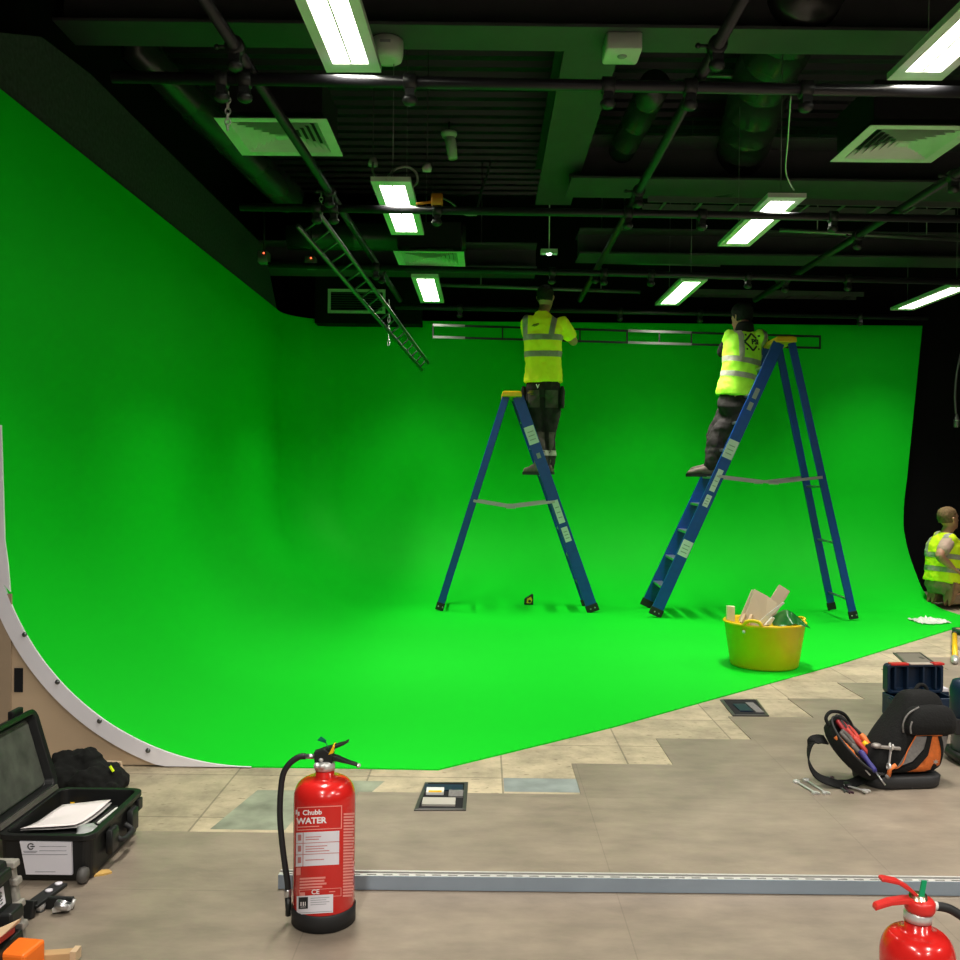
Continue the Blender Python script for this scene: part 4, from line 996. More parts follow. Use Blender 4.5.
# front pocket bulge
m = MB(); 
prings = []
for z, x, a, b in ((.218, .095, .10, .03), (.225, .097, .116, .05), (.25, .1, .120, .062), (.285, .102, .114, .06), (.315, .104, .098, .05), (.34, .106, .075, .03)): prings.append(rrect(x, -.07, a, b, min(a, b)*.9, z))
m.loft(prings); o = m.build('front_pocket', black_f, bp); md = o.modifiers.new('sub', 'SUBSURF'); md.levels = md.render_levels = 2
m = MB(); m.tube(smooth_path([(-.008, -.128, .235), (-.011, -.128, .26), (-.003, -.126, .285)]), .004, 6); m.build('zip_pull', grey_f, bp)
m = MB(); q = [(-.062+.12, -.1, .330)]
zp = [(-.022, -.095, .232), (-.026, -.10, .27), (-.004, -.10, .31), (.045, -.095, .335)]
m.tube(smooth_path(zp), .004, 6); m.build('zip_line', grey_f, bp)
def front(name, pts, mm, off, parent=bp, thick=.004):
    """panel laid on the front of the bag; pts are (x, z)"""
    bm = bmesh.new(); vs = [bm.verts.new((x+.043-.02*(.217-z)/.14, 0, .054+(z-.078)*1.17)) for x, z in pts]; bm.faces.new(vs); bmesh.ops.triangulate(bm, faces=bm.faces[:])
    bmesh.ops.subdivide_edges(bm, edges=bm.edges[:], cuts=3, use_grid_fill=True)
    k = MB(); ix = {v: i for i, v in enumerate(bm.verts)}; k.add([v.co.copy() for v in bm.verts], [tuple(ix[v] for v in f.verts) for f in bm.faces], True); bm.free()
    on_surface(k, bagme, (0, 1, 0), off); return k.build(name, mm, parent)
front('orange_panel', [(-.112, .078), (.118, .078), (.108, .15), (.09, .215), (.052, .215), (.045, .17), (.01, .125), (-.05, .098)], orange_f, .003)
front('grey_panel', [(-.085, .11), (-.02, .13), (.028, .175), (.035, .215), (-.015, .217), (-.045, .17)], grey_f, .0035)
front('grey_panel', [(.1, .215), (.16, .212), (.162, .15), (.145, .10), (.128, .12)], grey_f, .0035)
front('black_strap', [(-.122, .075), (-.07, .077), (.0, .105), (.045, .15), (.058, .217), (.036, .217), (.022, .165), (-.02, .125), (-.09, .098), (-.135, .085)], black_f, .006)
front('black_strap', [(.082, .217), (.098, .217), (.125, .15), (.140, .095), (.13, .075), (.118, .08), (.112, .14)], black_f, .006)
for pts in ([(-.135, .085), (-.075, .112), (-.045, .17), (-.014, .219)], [(-.014, .219), (.04, .221), (.1, .219), (.16, .215), (.164, .15), (.142, .085)]):
    k = MB(); k.v = [V((x+.043-.02*(.217-z)/.14, 0, .054+(z-.078)*1.17)) for x, z in pts]; on_surface(k, bagme, (0, 1, 0), .005); t2 = MB(); t2.tube(smooth_path(k.v), .0028, 6); t2.build('piping', orange_f, bp)
em = MB(); ring = [(.012*sin(a)*(1.3 if i % 2 == 0 else .55), .009*cos(a)*(1.2 if i % 2 == 0 else .6)) for i, a in enumerate([2*PI*i/12 for i in range(12)])]
em.add([(.112+x, 0, .112+z) for x, z in ring], [tuple(range(12))]); on_surface(em, bagme, (0, 1, 0), .008); em.build('emblem', alu, bp)
# top grab handle
m = MB(); m.tube(smooth_path([(.095, .02, .372), (.12, .03, .398), (.15, .03, .39), (.165, .02, .335)]), .008, 8); m.build('grab_handle', black_f, bp)
m = MB(); m.tube(smooth_path([(.195, .03, .22), (.198, .0, .15), (.175, -.02, .08)]), .009, 8); m.build('side_strap', black_f, bp)
# opened side compartment leaning out over the floor
op = V((-.115, -.085, .06)); tip = V((-.27, .02, .245)); ax = (tip-op).normalized(); L_ = (tip-op).length
wv = V((.62, .75, .1)).normalized(); wv = (wv-ax*wv.dot(ax)).normalized(); nv = ax.cross(wv).normalized()
if nv.z < 0: nv = -nv
def oval(k, d, n=28): 
    pts = []
    for i in range(n):
        a = 2*PI*i/n; pts.append(op + ax*(L_*.52+L_*.55*k*cos(a)) + wv*(.108*k*sin(a)) + nv*d)
    return pts
m = MB(); m.loft([oval(.86, -.045), oval(.97, -.035), oval(1, .01), oval(1, .018), oval(.94, .018), oval(.9, -.03)]); m.build('open_flap', black_f, bp)
m = MB(); m.loft([oval(1.0, .012), oval(1.03, .016), oval(1.0, .022), oval(.97, .016)], caps=False); m.build('flap_binding', mat('dark_binding', (.04, .04, .042), .7), bp)
e = op+ax*L_*1.02; e2 = op+ax*L_*.62+wv*.105
m = MB(); m.tube(smooth_path([e-wv*.05, e-wv*.035+V((-.018, 0, .03)), e+V((.0, .0, .045)), e*.5+e2*.5+V((.015, .02, .05)), e2]), .0075, 8); m.build('flap_handle', black_f, bp)
# webbing strap looping over the floor
wp = smooth_path([(-.30, .02, .175), (-.345, .0, .185), (-.385, -.02, .175), (-.40, -.03, .11), (-.375, -.05, .05), (-.30, -.06, .018), (-.24, -.06, .012), (-.165, -.045, .03)])
m = MB(); rg = []
for i, p in enumerate(wp):
    d = (wp[min(i+1, len(wp)-1)]-wp[max(i-1, 0)]).normalized(); s_ = V((.35, 1, .5)); s_ = (s_-d*s_.dot(d)).normalized(); n_ = d.cross(s_)
    rg.append([p+s_*.022+n_*.003, p-s_*.022+n_*.003, p-s_*.022-n_*.003, p+s_*.022-n_*.003])
for r in rg:
    mz = min(q.z for q in r)
    if mz < .001:
        for q in r: q.z += .001-mz
m.loft(rg, sm=False); m.build('shoulder_strap', black_f, bp)
m = MB(); m.lims(-.262, -.235, -.085, -.035, .006, .022); m.build('strap_buckle', black_pl, bp, bevel=.004)
m = MB(); m.loft([rrect(-.115, -.06, .05, .045, .03, .05), rrect(-.115, -.06, .05, .05, .03, .11), rrect(-.105, -.055, .045, .05, .03, .165), rrect(-.105, -.055, .036, .04, .025, .168)]); m.build('side_pouch', black_f, bp)
BPM = parent_matrix(bp)
def bw(p): return BPM @ V(p)
def grip_tool(label, u, v, ang, mm, kind='pliers', L=.12, lift=.03):
    base = op + ax*(L_*u) + wv*v + nv*(lift-.028)
    d = (ax*cos(ang)+wv*sin(ang)).normalized(); s = nv.cross(d)
    t = thing(kind, label, kind, bw(base))
    Q = BPM.to_3x3()
    def G(x, y, z=0): return Q @ (d*x + s*y + nv*z)
    if kind == 'pliers':
        for k in (-1, 1): m = MB(); m.tube(smooth_path([G(-.01, k*.006), G(.02, k*.014, .004), G(.05, k*.018, .006), G(.085, k*.012, .004)]), [.007]*6+[.0095]*6+[.010]*6+[.007], 10); m.build('grip', mm, t)
        m = MB(); m.lathe([(.012, -.006), (.013, 0), (.012, .006)], 14, G(-.012, 0), G(0, 0, 1)); m.tube([G(-.012, 0), G(-.055, 0)], [.011, .005], 10); m.build('jaw', dark_alu, t)
    else:
        m = MB(); m.tube([G(0, 0), G(.012, 0), G(.05, 0), G(.085, 0), G(.1, 0)], [.008, .012, .010, .0135, .010], 12); m.build('grip', mm, t)
        m = MB(); m.tube([G(0, 0), G(-.06, 0)], .0035, 8); m.build('shaft', alu, t)
    return t
grip_tool('pliers with dark red grips at the outer end of the open backpack flap', .66, .028, .25, mat('wine_grip', (.35, .025, .03), .45))
grip_tool('pliers with grey and orange grips in the middle of the open flap', .52, -.012, .0, tool_grey)
grip_tool('pliers with orange red grips lying beside the outer red ones', .50, .06, .1, tool_red)
grip_tool('screwdriver with dark grip beside the back edge of the open flap', .35, .075, .15, tool_grey, 'screwdriver')
grip_tool('screwdriver with orange red handle tucked against the backpack body', .22, .06, .3, tool_or, 'screwdriver', lift=.05)
grip_tool('screwdriver with red handle near the bright spanner end', .28, .01, .1, tool_red, 'screwdriver', lift=.045)
grip_tool('screwdriver with orange handle at the front edge of the open flap', .48, -.07, -.1, tool_or, 'screwdriver')
grip_tool('screwdriver with fat dark blue handle sticking up from the flap', .10, -.075, .35, tool_blue, 'screwdriver', lift=.05)
grip_tool('short screwdriver with orange handle low on the flap front edge', .34, -.082, .1, tool_or, 'screwdriver', lift=.028)
grip_tool('screwdriver with black grip low in the middle of the open flap', .22, -.03, .05, tool_grey, 'screwdriver', lift=.034)
grip_tool('pliers with black grips wedged at the back edge of the open flap', .72, .058, .35, mat('black_grip', (.03, .025, .025), .45))
grip_tool('small screwdriver with yellow handle by the back edge of the open flap', .12, .03, .2, yellow_pl, 'screwdriver', lift=.05)
def spanner(label, a, b, r=.004, mm=chrome, w=.0135):
    a, b = V(a), V(b); t = thing('spanner', label, 'spanner', a); d = (b-a); L = d.length; d.normalize(); x = d.cross(V((0, 0, 1))).normalized(); u = x.cross(d)
    m = MB(); m.bar(d*.008, d*(L-.01), .0105, .006, up=u); m.build('shank', mm, t, bevel=.0015)
    m = MB(); m.lathe([(w, -.005), (w+.001, 0), (w, .005), (w*.6, .005), (w*.55, 0), (w*.6, -.005), (w, -.005)], 18, (0, 0, 0), u, caps=False); m.build('ring_end', mm, t)
    e = d*L; m = MB(); m.prism([e+d*q[0]*w+x*q[1]*w-u*.004 for q in ((-1.1, -.4), (-.5, -1.1), (.5, -1.15), (1.1, -.75), (.15, -.4), (-.15, 0), (.15, .4), (1.1, .75), (.5, 1.15), (-.5, 1.1), (-1.1, .4))], u*.008); m.build('open_jaw', mm, t, bevel=.001)
    return t
spanner('chrome spanner on the floor, farthest from the backpack', atZ(796.5, 781.5, .005), atZ(815.5, 793, .005))
spanner('chrome spanner on the floor, next to the outermost one', atZ(806, 780, .005), atZ(826, 793, .005))
spanner('long bright spanner lying over the crossed one beside the backpack', atZ(827, 780, .012), atZ(866, 791, .012), w=.014)
spanner('dark purple spanner crossed under the long bright one', atZ(832, 777.5, .004), atZ(851, 792.5, .004), mm=mat('purple_steel', (.16, .09, .12), .35, metal=.7), w=.009)
spanner('dark spanner stub lying at the end of the long bright one', atZ(828, 778, .004), atZ(846, 791.5, .004), mm=dark_alu, w=.009)
spanner('bright spanner hanging upright from the pouch of the backpack', bw((-.098, -.118, .10)), bw((-.088, -.118, .18)))
t = thing('adjustable_wrench', 'grey adjustable wrench resting across the backpack pouch', 'wrench', bw((-.105, -.10, .176))); m = MB(); m.bar((-.03, 0, .0), (.06, -.01, -.004), .02, .012); m.build('handle', mat('wrench_grey', (.34, .31, .29), .4, metal=.5), t, bevel=.003); m = MB(); m.ball((-.035, 0, .004), (.022, .018, .012), 12); m.build('head', mat('wrench_grey', (.34, .31, .29), .4), t)
t = thing('pouch_tool', 'orange tool end poking from the pouch low on the backpack', 'tool', bw((-.10, -.122, .062))); m = MB(); m.tube([(0, 0, 0), (.005, -.002, .03), (.03, 0, .045)], .009, 10); m.build('grip', tool_or, t); m = MB(); m.ball((-.004, 0, -.002), .010, 10); m.build('end_cap', grey_f, t)

# ================================================================== BLUE TOOLBOX, VACUUM, YELLOW TOOL
w = .325
bx2 = thing('toolbox', 'open navy blue plastic toolbox with red latches standing behind the backpack', 'toolbox', (2.35, 5.06, 0), .10)
m = MB(); 
m.loft([rrect(0, .09, w/2-.006, .08, .02, 0), rrect(0, .09, w/2, .09, .02, .01), rrect(0, .09, w/2, .09, .02, .12), rrect(0, .09, w/2-.014, .076, .015, .12), rrect(0, .09, w/2-.016, .074, .015, .02)], sm=False); m.build('box_base', navy, bx2, bevel=.003)
m = MB()
def lr(ix, y, r=.02): return [V((q.x, y, q.y)) for q in rrect(0, .122+.078, w/2-ix-.004, .078-ix, r, 0)]
m.loft([lr(.02, .165), lr(.014, .12), lr(0, .12), lr(0, .17), lr(.01, .182)], sm=False); m.build('lid', navy, bx2, bevel=.003)
for x in (-.11, -.04, .05, .12): m = MB(); m.lims(x-.006, x+.006, .125, .166, .14, .262); m.build('lid_rib', navy, bx2, bevel=.003)
m = MB(); m.lims(-.14, -.04, .115, .155, .273, .285); m.build('red_latch', red_pl, bx2, bevel=.003)
m = MB(); m.lims(.10, .162, .115, .155, .273, .285); m.build('red_latch', red_pl, bx2, bevel=.003)
m = MB(); m.lims(-.03, .095, .116, .156, .276, .282); m.build('lid_label', mat('toolbox_label', (.55, .47, .40), .6), bx2)
for s in (-1, 1): m = MB(); m.lims(s*w/2-.008, s*w/2+.008, .03, .10, .08, .11); m.build('side_grip', navy, bx2, bevel=.004)
m = MB(); m.lims(-.12, -.05, .02, .05, .10, .135); m.build('inner_part', grey_f, bx2, bevel=.003)
vc = atZ(962, 765); t = thing('site_vacuum', 'navy site vacuum with smoky drum and red base at the frame edge behind the backpack', 'vacuum cleaner', (vc.x+.065, vc.y+.05, 0))
m = MB(); m.loft([rrect(0, 0, .085, .085, .04, .012), rrect(0, 0, .10, .10, .05, .03), rrect(0, 0, .098, .098, .05, .055)]); m.build('base', black_pl, t)
m = MB(); m.tube([(-.075, -.066, .022), (-.03, -.093, .024), (.03, -.095, .024)], [.016, .017, .014], 10); m.build('red_bumper', red_pl, t)
m = MB(); m.lathe([(.078, .05), (.085, .06), (.083, .17), (.088, .178)], 28); m.build('drum', clear_drum, t)
m = MB(); m.lathe([(.09, .17), (.094, .175), (.094, .188), (.09, .193)], 28); m.build('white_ring', label_w, t)
m = MB(); m.lathe([(.086, .192), (.09, .2), (.092, .33), (.08, .365), (.05, .375), (.001, .376)], 28); m.build('motor_head', navy, t)
for a in (2.6, 3.6): m = MB(); m.box((.095*cos(a), .095*sin(a), .17), (.03, .03, .07)); m.build('side_clip', rubber, t, bevel=.004)
m = MB(); m.ball((-.07, -.07, .02), (.022, .022, .018), 10); m.build('castor', rubber, t)
a_ = atZ(948, 707); t = thing('drum_box', 'small pale box between the toolbox and the navy vacuum', 'box', (a_.x-.0, a_.y+.1, 0)); m = MB(); m.lims(-.04, .04, -.03, .03, 0, .07); m.build('body', navy, t, bevel=.004); m = MB(); m.lims(-.036, .036, -.032, .028, .07, .09); m.build('lid', label_w, t, bevel=.003)
a_, b_ = atZ(954.5, 634, .02), atZ(955, 662, .02)
t = thing('yellow_pole', 'yellow handled tool with bright steel end lying on the floor behind the toolbox', 'hand tool', a_); d = b_-a_
m = MB(); m.tube([d*0, d*.86], .019, 14); m.build('handle', yellow_pl, t); m = MB(); m.tube([d*.86, d*.88, d*.97, d], [.017, .024, .024, .012], 14); m.build('steel_end', chrome, t); m = MB(); m.tube([d*-.02, d*.03], .022, 14); m.build('butt_cap', rubber, t)
t = thing('tape_roll', 'dark green roll at the edge of the green floor by the yellow tool', 'tape roll', atZ(962, 634)); m = MB(); m.lathe([(.05, 0), (.075, 0), (.075, .045), (.05, .045), (.05, 0)], 24, caps=False); m.build('tape', mat('dark_green_tape', (.01, .09, .03), .5), t); m = MB(); m.lathe([(.044, .002), (.05, .002), (.05, .043), (.044, .043), (.044, .002)], 24, caps=False); m.build('core', card_m, t)

# ================================================================== PEOPLE
def ering(c, s, f, a, b, n=24, e=2.3):
    """superellipse ring: half width a along s, half depth b along f"""
    out = []
    for k in range(n):
        t = 2*PI*k/n; cx_, sy_ = cos(t), sin(t)
        out.append(V(c) + s*(a*math.copysign(abs(cx_)**(2/e), cx_)) + f*(b*math.copysign(abs(sy_)**(2/e), sy_)))
    return out
def limb(m, pts, rr, seg=16):
    P = smooth_path(pts, 5); R_ = []
    for i in range(len(pts)-1):
        for j in range(5): k = j/5; k = k*k*(3-2*k); R_.append(rr[i]*(1-k)+rr[i+1]*k)
    R_.append(rr[-1]); m.tube(P, R_, seg); m.ball(P[0], rr[0]*.98, 12); m.ball(P[-1], rr[-1]*.98, 12)
def hand(m, wrist, d, n, w, size=1.0, curl=.9, thumb=1):
    """palm along d, palm side facing n, width axis w; five unequal curled fingers"""
    d, n = d.normalized(), n.normalized(); w = (w - d*w.dot(d)).normalized(); n = (n-d*n.dot(d)-w*n.dot(w)).normalized()
    W_ = V(wrist); S = size
    m.loft([ering(W_+d*x*S, w, n, a*S, b*S, 14) for x, a, b in ((-.02, .026, .021), (.02, .034, .019), (.06, .042, .016), (.092, .041, .013))])
    for i, L in enumerate((.068, .078, .073, .056)):
        o = W_+d*.085*S+w*((i-1.5)*-.0205)*S; p = [o]; a = .15; q = o
        for k, seg in enumerate((.45, .32, .23)):
            a += curl*(.35, .8, .75)[k]; q = q+(d*cos(a)+n*sin(a))*L*seg*S; p.append(q)
        m.tube(smooth_path(p, 3), [.0092*S]*4+[.0085*S]*3+[.0078*S]*2+[.006*S], 8); m.ball(p[-1], .0068*S, 8)
    o = W_+d*.022*S+w*thumb*.03*S; p = [o, o+(w*thumb*.75+d*.6+n*.2)*.032*S, o+(w*thumb*.75+d*1.5+n*.6)*.037*S, o+(w*thumb*.45+d*2.0+n*1.0)*.039*S]
    m.tube(smooth_path(p, 3), [.013*S]*3+[.0105*S]*3+[.009*S]*3+[.007*S], 8); m.ball(p[-1], .0075*S, 8)
def head(m, base, up, f, S=1.0):
    """base: top of the neck; f: facing direction"""
    up = up.normalized(); f = (f-up*f.dot(up)).normalized(); s = f.cross(up)
    prof = [(.0, .030, .036, .052), (.02, .048, .058, .034), (.045, .060, .074, .020), (.075, .067, .085, .010), (.105, .072, .092, .004), (.135, .075, .097, -.002), (.165, .073, .094, -.006), (.195, .062, .080, -.008), (.215, .042, .055, -.008), (.226, .016, .022, -.006)]
    z0 = -.025
    m.loft([ering(base+up*(z+z0)*S+f*o*S, s, f, a*S, b*S, 24, 2.15) for z, a, b, o in prof])
    H0 = base+up*z0*S
    m.tube([H0+up*.118*S+f*.088*S, H0+up*.09*S+f*.103*S, H0+up*.078*S+f*.108*S, H0+up*.07*S+f*.094*S], [.009*S, .012*S, .015*S, .012*S], 10)   # nose
    m.tube([H0+up*.125*S+f*.086*S+s*-.04*S, H0+up*.13*S+f*.094*S, H0+up*.125*S+f*.086*S+s*.04*S], [.008*S, .009*S, .008*S], 8)   # brow
    for k in (-1, 1):
        m.tube([H0+s*k*.070*S+up*.078*S+f*.004*S, H0+s*k*.079*S+up*.098*S-f*.004*S, H0+s*k*.082*S+up*.118*S-f*.010*S, H0+s*k*.076*S+up*.132*S-f*.004*S], [.007*S, .010*S, .012*S, .008*S], 8)   # ears
    return H0, s, up, f
def face(parent, H0, s, up, f, S=1.0):
    for k in (-1, 1):
        e = MB(); e.ball(H0+s*k*.031*S+up*.112*S+f*.084*S, .0105*S, 10); e.build('eye', eye_m, parent)
    e = MB(); e.tube([H0+s*-.024*S+up*.045*S+f*.083*S, H0+up*.046*S+f*.093*S, H0+s*.024*S+up*.045*S+f*.083*S], [.004, .0065, .004], 8); e.build('mouth', lip_m, parent)
def hair(parent, H0, s, up, f, mm, S=1.0, low=.075, name='hair'):
    m = MB(); rings = []
    for z, a, b, o in ((.06, .066, .060, -.024), (.075, .0725, .072, -.022), (.105, .0775, .084, -.018), (.135, .080, .094, -.012), (.165, .078, .099, -.008), (.195, .068, .087, -.008), (.217, .048, .062, -.008), (.232, .018, .025, -.006)):
        if z < low: continue
        rings.append(ering(H0+up*z*S+f*(o-.004)*S, s, f, a*S, b*S*(1 if z > .13 else .97), 24, 2.15))
    m.loft(rings); me = remesh(m, name, .007, 3); crumple(me, .004, 60, 3); return mesh_obj(name, me, mm, parent)
def boot(name, parent, heel, d, mm, up=V((0, 0, 1)), L=.29, S=1.0):
    """heel: point on the ground under the heel; d: toe direction"""
    d = d.normalized(); s = d.cross(up).normalized(); u = s.cross(d); m = MB()
    # upper: rings across the foot, from heel to toe, plus ankle shaft
    m.loft([ering(heel+d*x*S+u*z*S, s, u, a*S, b*S, 18, 2.5) for x, z, a, b in ((-.01, .05, .028, .035), (.02, .058, .038, .05), (.08, .066, .040, .055), (.13, .058, .045, .046), (.19, .048, .050, .036), (.24, .042, .047, .030), (.275, .036, .033, .024), (L, .03, .012, .012))])
    m.loft([ering(heel+d*x*S+u*z*S, s, d, a*S, b*S, 18, 2.2) for z, x, a, b in ((.04, .05, .04, .055), (.10, .05, .042, .056), (.16, .045, .046, .058))])
    me = remesh(m, name, .009, 3); crumple(me, .004, 25, 5)
    b = mesh_obj(name, me, mm, parent)
    k = MB(); out = []
    for x, w_ in ((-.018, .0), (-.012, .026), (.01, .040), (.08, .040), (.14, .047), (.2, .053), (.25, .048), (.285, .03), (L+.008, .0)): out.append((x, w_))
    poly = [heel+d*x*S+s*w_*S for x, w_ in out] + [heel+d*x*S-s*w_*S for x, w_ in reversed(out[1:-1])]
    k.prism(poly, u*.028*S); k.build('boot_sole', rubber, b); return b
def trousers(parent, mm, pelvis, s, f, up, legs, W_=(.168, .118), cr=.012, vox=.012, seed=1, tr_r=(.098, .086, .070, .068, .064)):
    m = MB()
    m.loft([ering(pelvis+up*z+f*o, s, f, a, b, 24) for z, a, b, o in ((-.14, W_[0]*.80, W_[1]*.85, -.01), (-.07, W_[0]*1.03, W_[1]*1.08, -.012), (.0, W_[0]*.96, W_[1]*.98, -.006), (.05, W_[0]*.86, W_[1]*.86, 0), (.12, W_[0]*.80, W_[1]*.80, 0))])
    for hip, knee, ank in legs: limb(m, [hip, (hip*.45+knee*.55), knee, knee*.45+ank*.55, ank], tr_r)
    me = remesh(m, 'trousers', vox, 4); crumple(me, cr, 9, seed); crumple(me, cr*.5, 24, seed+3)
    return mesh_obj('trousers', me, mm, parent), me
def patch(name, parent, me, planes, mm, push=.004):
    return mesh_obj(name, cut(me, planes, push), mm, parent)
def band(name, parent, me, c, axis, h, mm, extra=()):
    a = axis.normalized(); return patch(name, parent, me, [(c+a*h/2, a), (c-a*h/2, -a)]+list(extra), mm)
UP = V((0, 0, 1))

def logo_on(parent, me, c, s, u, direction, size, mm):
    """diamond outline with dots around and letters PSi inside"""
    m = MB()
    def seg(p, q, w):
        d = (q-p).normalized(); n_ = V((-d.y, d.x, 0))*w/2; k = 5
        for i in range(k): a, b = p+(q-p)*i/k, p+(q-p)*(i+1)/k; m.add([a-n_, b-n_, b+n_, a+n_], [(0, 1, 2, 3)])
    T, B_, L_ = V((.05, .5, 0)), V((.05, -.5, 0)), V((-.45, 0, 0))
    seg(T, L_, .11); seg(L_, B_, .11); seg(T, V((.33, .22, 0)), .11); seg(B_, V((.33, -.22, 0)), .11)
    for a in ((.48, .36), (-.33, .40), (-.33, -.42), (.5, -.38)): seg(V((a[0]-.05, a[1], 0)), V((a[0]+.05, a[1], 0)), .1)
    t_ = text_mb('PSi', .40, .02); t_.v = [V((p.x+.22, p.y, 0)) for p in t_.v]; m.merge(t_)
    m.v = [c + s*p.x*size + u*p.y*size for p in m.v]; on_surface(m, me, direction, .007)
    return m.build('logo', mm, parent, recalc=False)

def person(label, loc, pelvis, W_s, f, chest, neck, headbase, headf, headup, arms, legs, boots, top, sleeve, cloth, tr, skinm, hairspec, handspec, tr_r=(.098, .086, .070, .068, .064)):
    """all points in world space"""
    root = thing('person', label, 'person', loc); O = V(loc)
    def L(p): return V(p)-O
    f = f.normalized(); spine = (V(neck)-V(pelvis)).normalized(); s = f.cross(UP).normalized()
    pelvis, chest, neck, headbase = L(pelvis), L(chest), L(neck), L(headbase)
    waist = pelvis*.5+chest*.5
    cup = (neck-chest).normalized(); fc = (f-cup*f.dot(cup)).normalized()
    # body
    m = MB()
    m.loft([ering(c, s, fc, a, b, 22) for c, a, b in ((pelvis-UP*.09, .12, .09), (pelvis, .155, .105), (waist, .135, .095), (chest, .165, .11), (chest*.4+neck*.6, .165, .095), (neck-cup*.03, .085, .065), (neck, .058, .06))])
    limb(m, [neck-cup*.02, neck*.5+headbase*.5, headbase+headf*.012], [.058, .054, .056])
    hh = head(m, headbase, headup, headf)
    for (sh, el, wr, hd, hn, hw, th) in arms:
        sh, el, wr = L(sh), L(el), L(wr); limb(m, [sh, sh*.5+el*.5, el, el*.5+wr*.5, wr], [.056, .049, .041, .038, .027]); hand(m, wr, hd, hn, hw, 1.0, handspec, th)
    for hip, kn, an in legs: limb(m, [L(hip), L(hip)*.5+L(kn)*.5, L(kn), L(kn)*.5+L(an)*.5, L(an)], [.085, .07, .055, .05, .04])
    me = remesh(m, 'body', .0065, 2)
    mesh_obj('body', me, skinm, root)
    face(root, *hh)
    if hairspec: hair(root, *hh, *hairspec)
    # top garment
    m = MB()
    sh0, sh1 = L(arms[0][0]), L(arms[1][0])
    m.loft([ering(c, s, fc, a, b, 26, 2.5) for c, a, b in ((pelvis+UP*top['hem'], .184, .146), (pelvis+UP*(top['hem']+.05), .180, .142), (pelvis*.5+chest*.5, .174, .130), (chest, .185, .134), (chest*.55+neck*.45, .188, .122), (chest*.22+neck*.78, .150, .100), (neck-cup*.015, .085, .075), (neck+cup*.015, .068, .07))])
    for i, (sh, el, wr, *_r) in enumerate(arms):
        sh, el = L(sh), L(el); k = sleeve
        limb(m, [sh-(s if i == 1 else -s)*0, sh*(1-k*.5)+el*k*.5, sh*(1-k)+el*k], [.074, .072, .070])
    tme = remesh(m, 'top', .010, 4); crumple(tme, .010, 7, 2); crumple(tme, .006, 19, 6)
    topo = mesh_obj(cloth[0], tme, cloth[1], root)
    trs, trme = trousers(root, tr, pelvis, s, fc, UP, [(L(a), L(b), L(c)) for a, b, c in legs], tr_r=tr_r)
    for i, (h_, d_, m_) in enumerate(boots): boot('boot', root, L(h_), d_, m_)
    return root, topo, tme, trs, trme, dict(s=s, f=fc, cup=cup, pelvis=pelvis, chest=chest, neck=neck, L=L, hh=hh)

X = lambda x, y, Y: atY(x, y, Y)
# ---- man on the shorter stepladder
Y1 = 9.22
fd = V((.12, 1, 0)).normalized()
pel = X(543, 383, Y1); ch = X(543, 345, Y1); nk = X(543, 313.5, Y1+.01); hb = X(545, 306.5, Y1+.03)
sL, sR = X(528.5, 322, Y1+.02), X(562, 324, Y1+.01)
eR = X(573.5, 341.5, Y1+.07); wR = V((X(566, 338, Y1+.33).x, Y1+.32, eR.z+.10))
eL = X(528, 338, Y1+.24); wL = X(531, 336, Y1+.38)
hipL, hipR = X(534, 392, Y1), X(553, 392, Y1)
kL, kR = X(535.5, 432, Y1+.02), X(549, 432, Y1+.03)
aL, aR = X(542, 464, Y1-.03), X(548.5, 464, Y1+.05)
fz = .0
hl = X(542, 475, Y1-.06); hr = X(548.5, 474.5, Y1-.0)
P1, top1, tm1, tr1, trm1, g1 = person('man with short dark hair in yellow T-shirt and black work trousers on shorter ladder', (hl.x, hl.y, hl.z-.02), pel, 0, fd, ch, nk, hb, V((.35, 1, .1)).normalized(), V((.05, .05, 1)),
    [(sL, eL, wL, V((.3, .5, .7)), V((.6, .4, -.4)), V((1, 0, -.3)), 1), (sR, eR, wR, V((-.4, .6, .5)), V((-.5, .5, -.3)), V((1, .3, 0)), -1)],
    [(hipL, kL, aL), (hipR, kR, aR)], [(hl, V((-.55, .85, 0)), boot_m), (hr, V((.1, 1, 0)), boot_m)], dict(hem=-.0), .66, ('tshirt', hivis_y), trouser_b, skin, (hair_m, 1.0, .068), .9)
s_, f_, u_ = g1['s'], g1['f'], UP
def z_of(px, py, Yp): return X(px, py, Yp)
Lc = g1['L']
rX = Lc(X(567, 345, Y1))  # keep the bands off the sleeve
for (py, nm) in ((338.5, 'upper'), (355, 'lower')):
    c = Lc(X(543, py, Y1)); band('reflective_band', top1, tm1, c, V((0, 0, 1)), .055, reflect, [(Lc(X(563, py, Y1)), s_), (Lc(X(522.5, py, Y1)), -s_)])
zb = Lc(X(543, 336.5, Y1)).z
for px in (524.5, 552):
    c = Lc(X(px+1, 330, Y1)); patch('shoulder_strip', top1, tm1, [(c+s_*.026, (s_+UP*-.16*(1 if px > 540 else 0)).normalized()), (c-s_*.026, -(s_+UP*-.16*(1 if px > 540 else 0)).normalized()), (V((0, 0, zb)), V((0, 0, -1)))], reflect)
m = rect2(MB(), -.5, -.12, .5, .0, 6); rect2(m, -.35, .02, .45, .12, 5); rect2(m, -.2, -.24, .3, -.15, 4); cc = Lc(X(536, 326.5, Y1)); m.v = [cc+s_*p.x*.07+UP*(p.y+.25*p.x)*.07 for p in m.v]; on_surface(m, tm1, f_, .006); m.build('back_print', mat('print_dark_green', (.12, .22, .03), .6), top1, recalc=False)
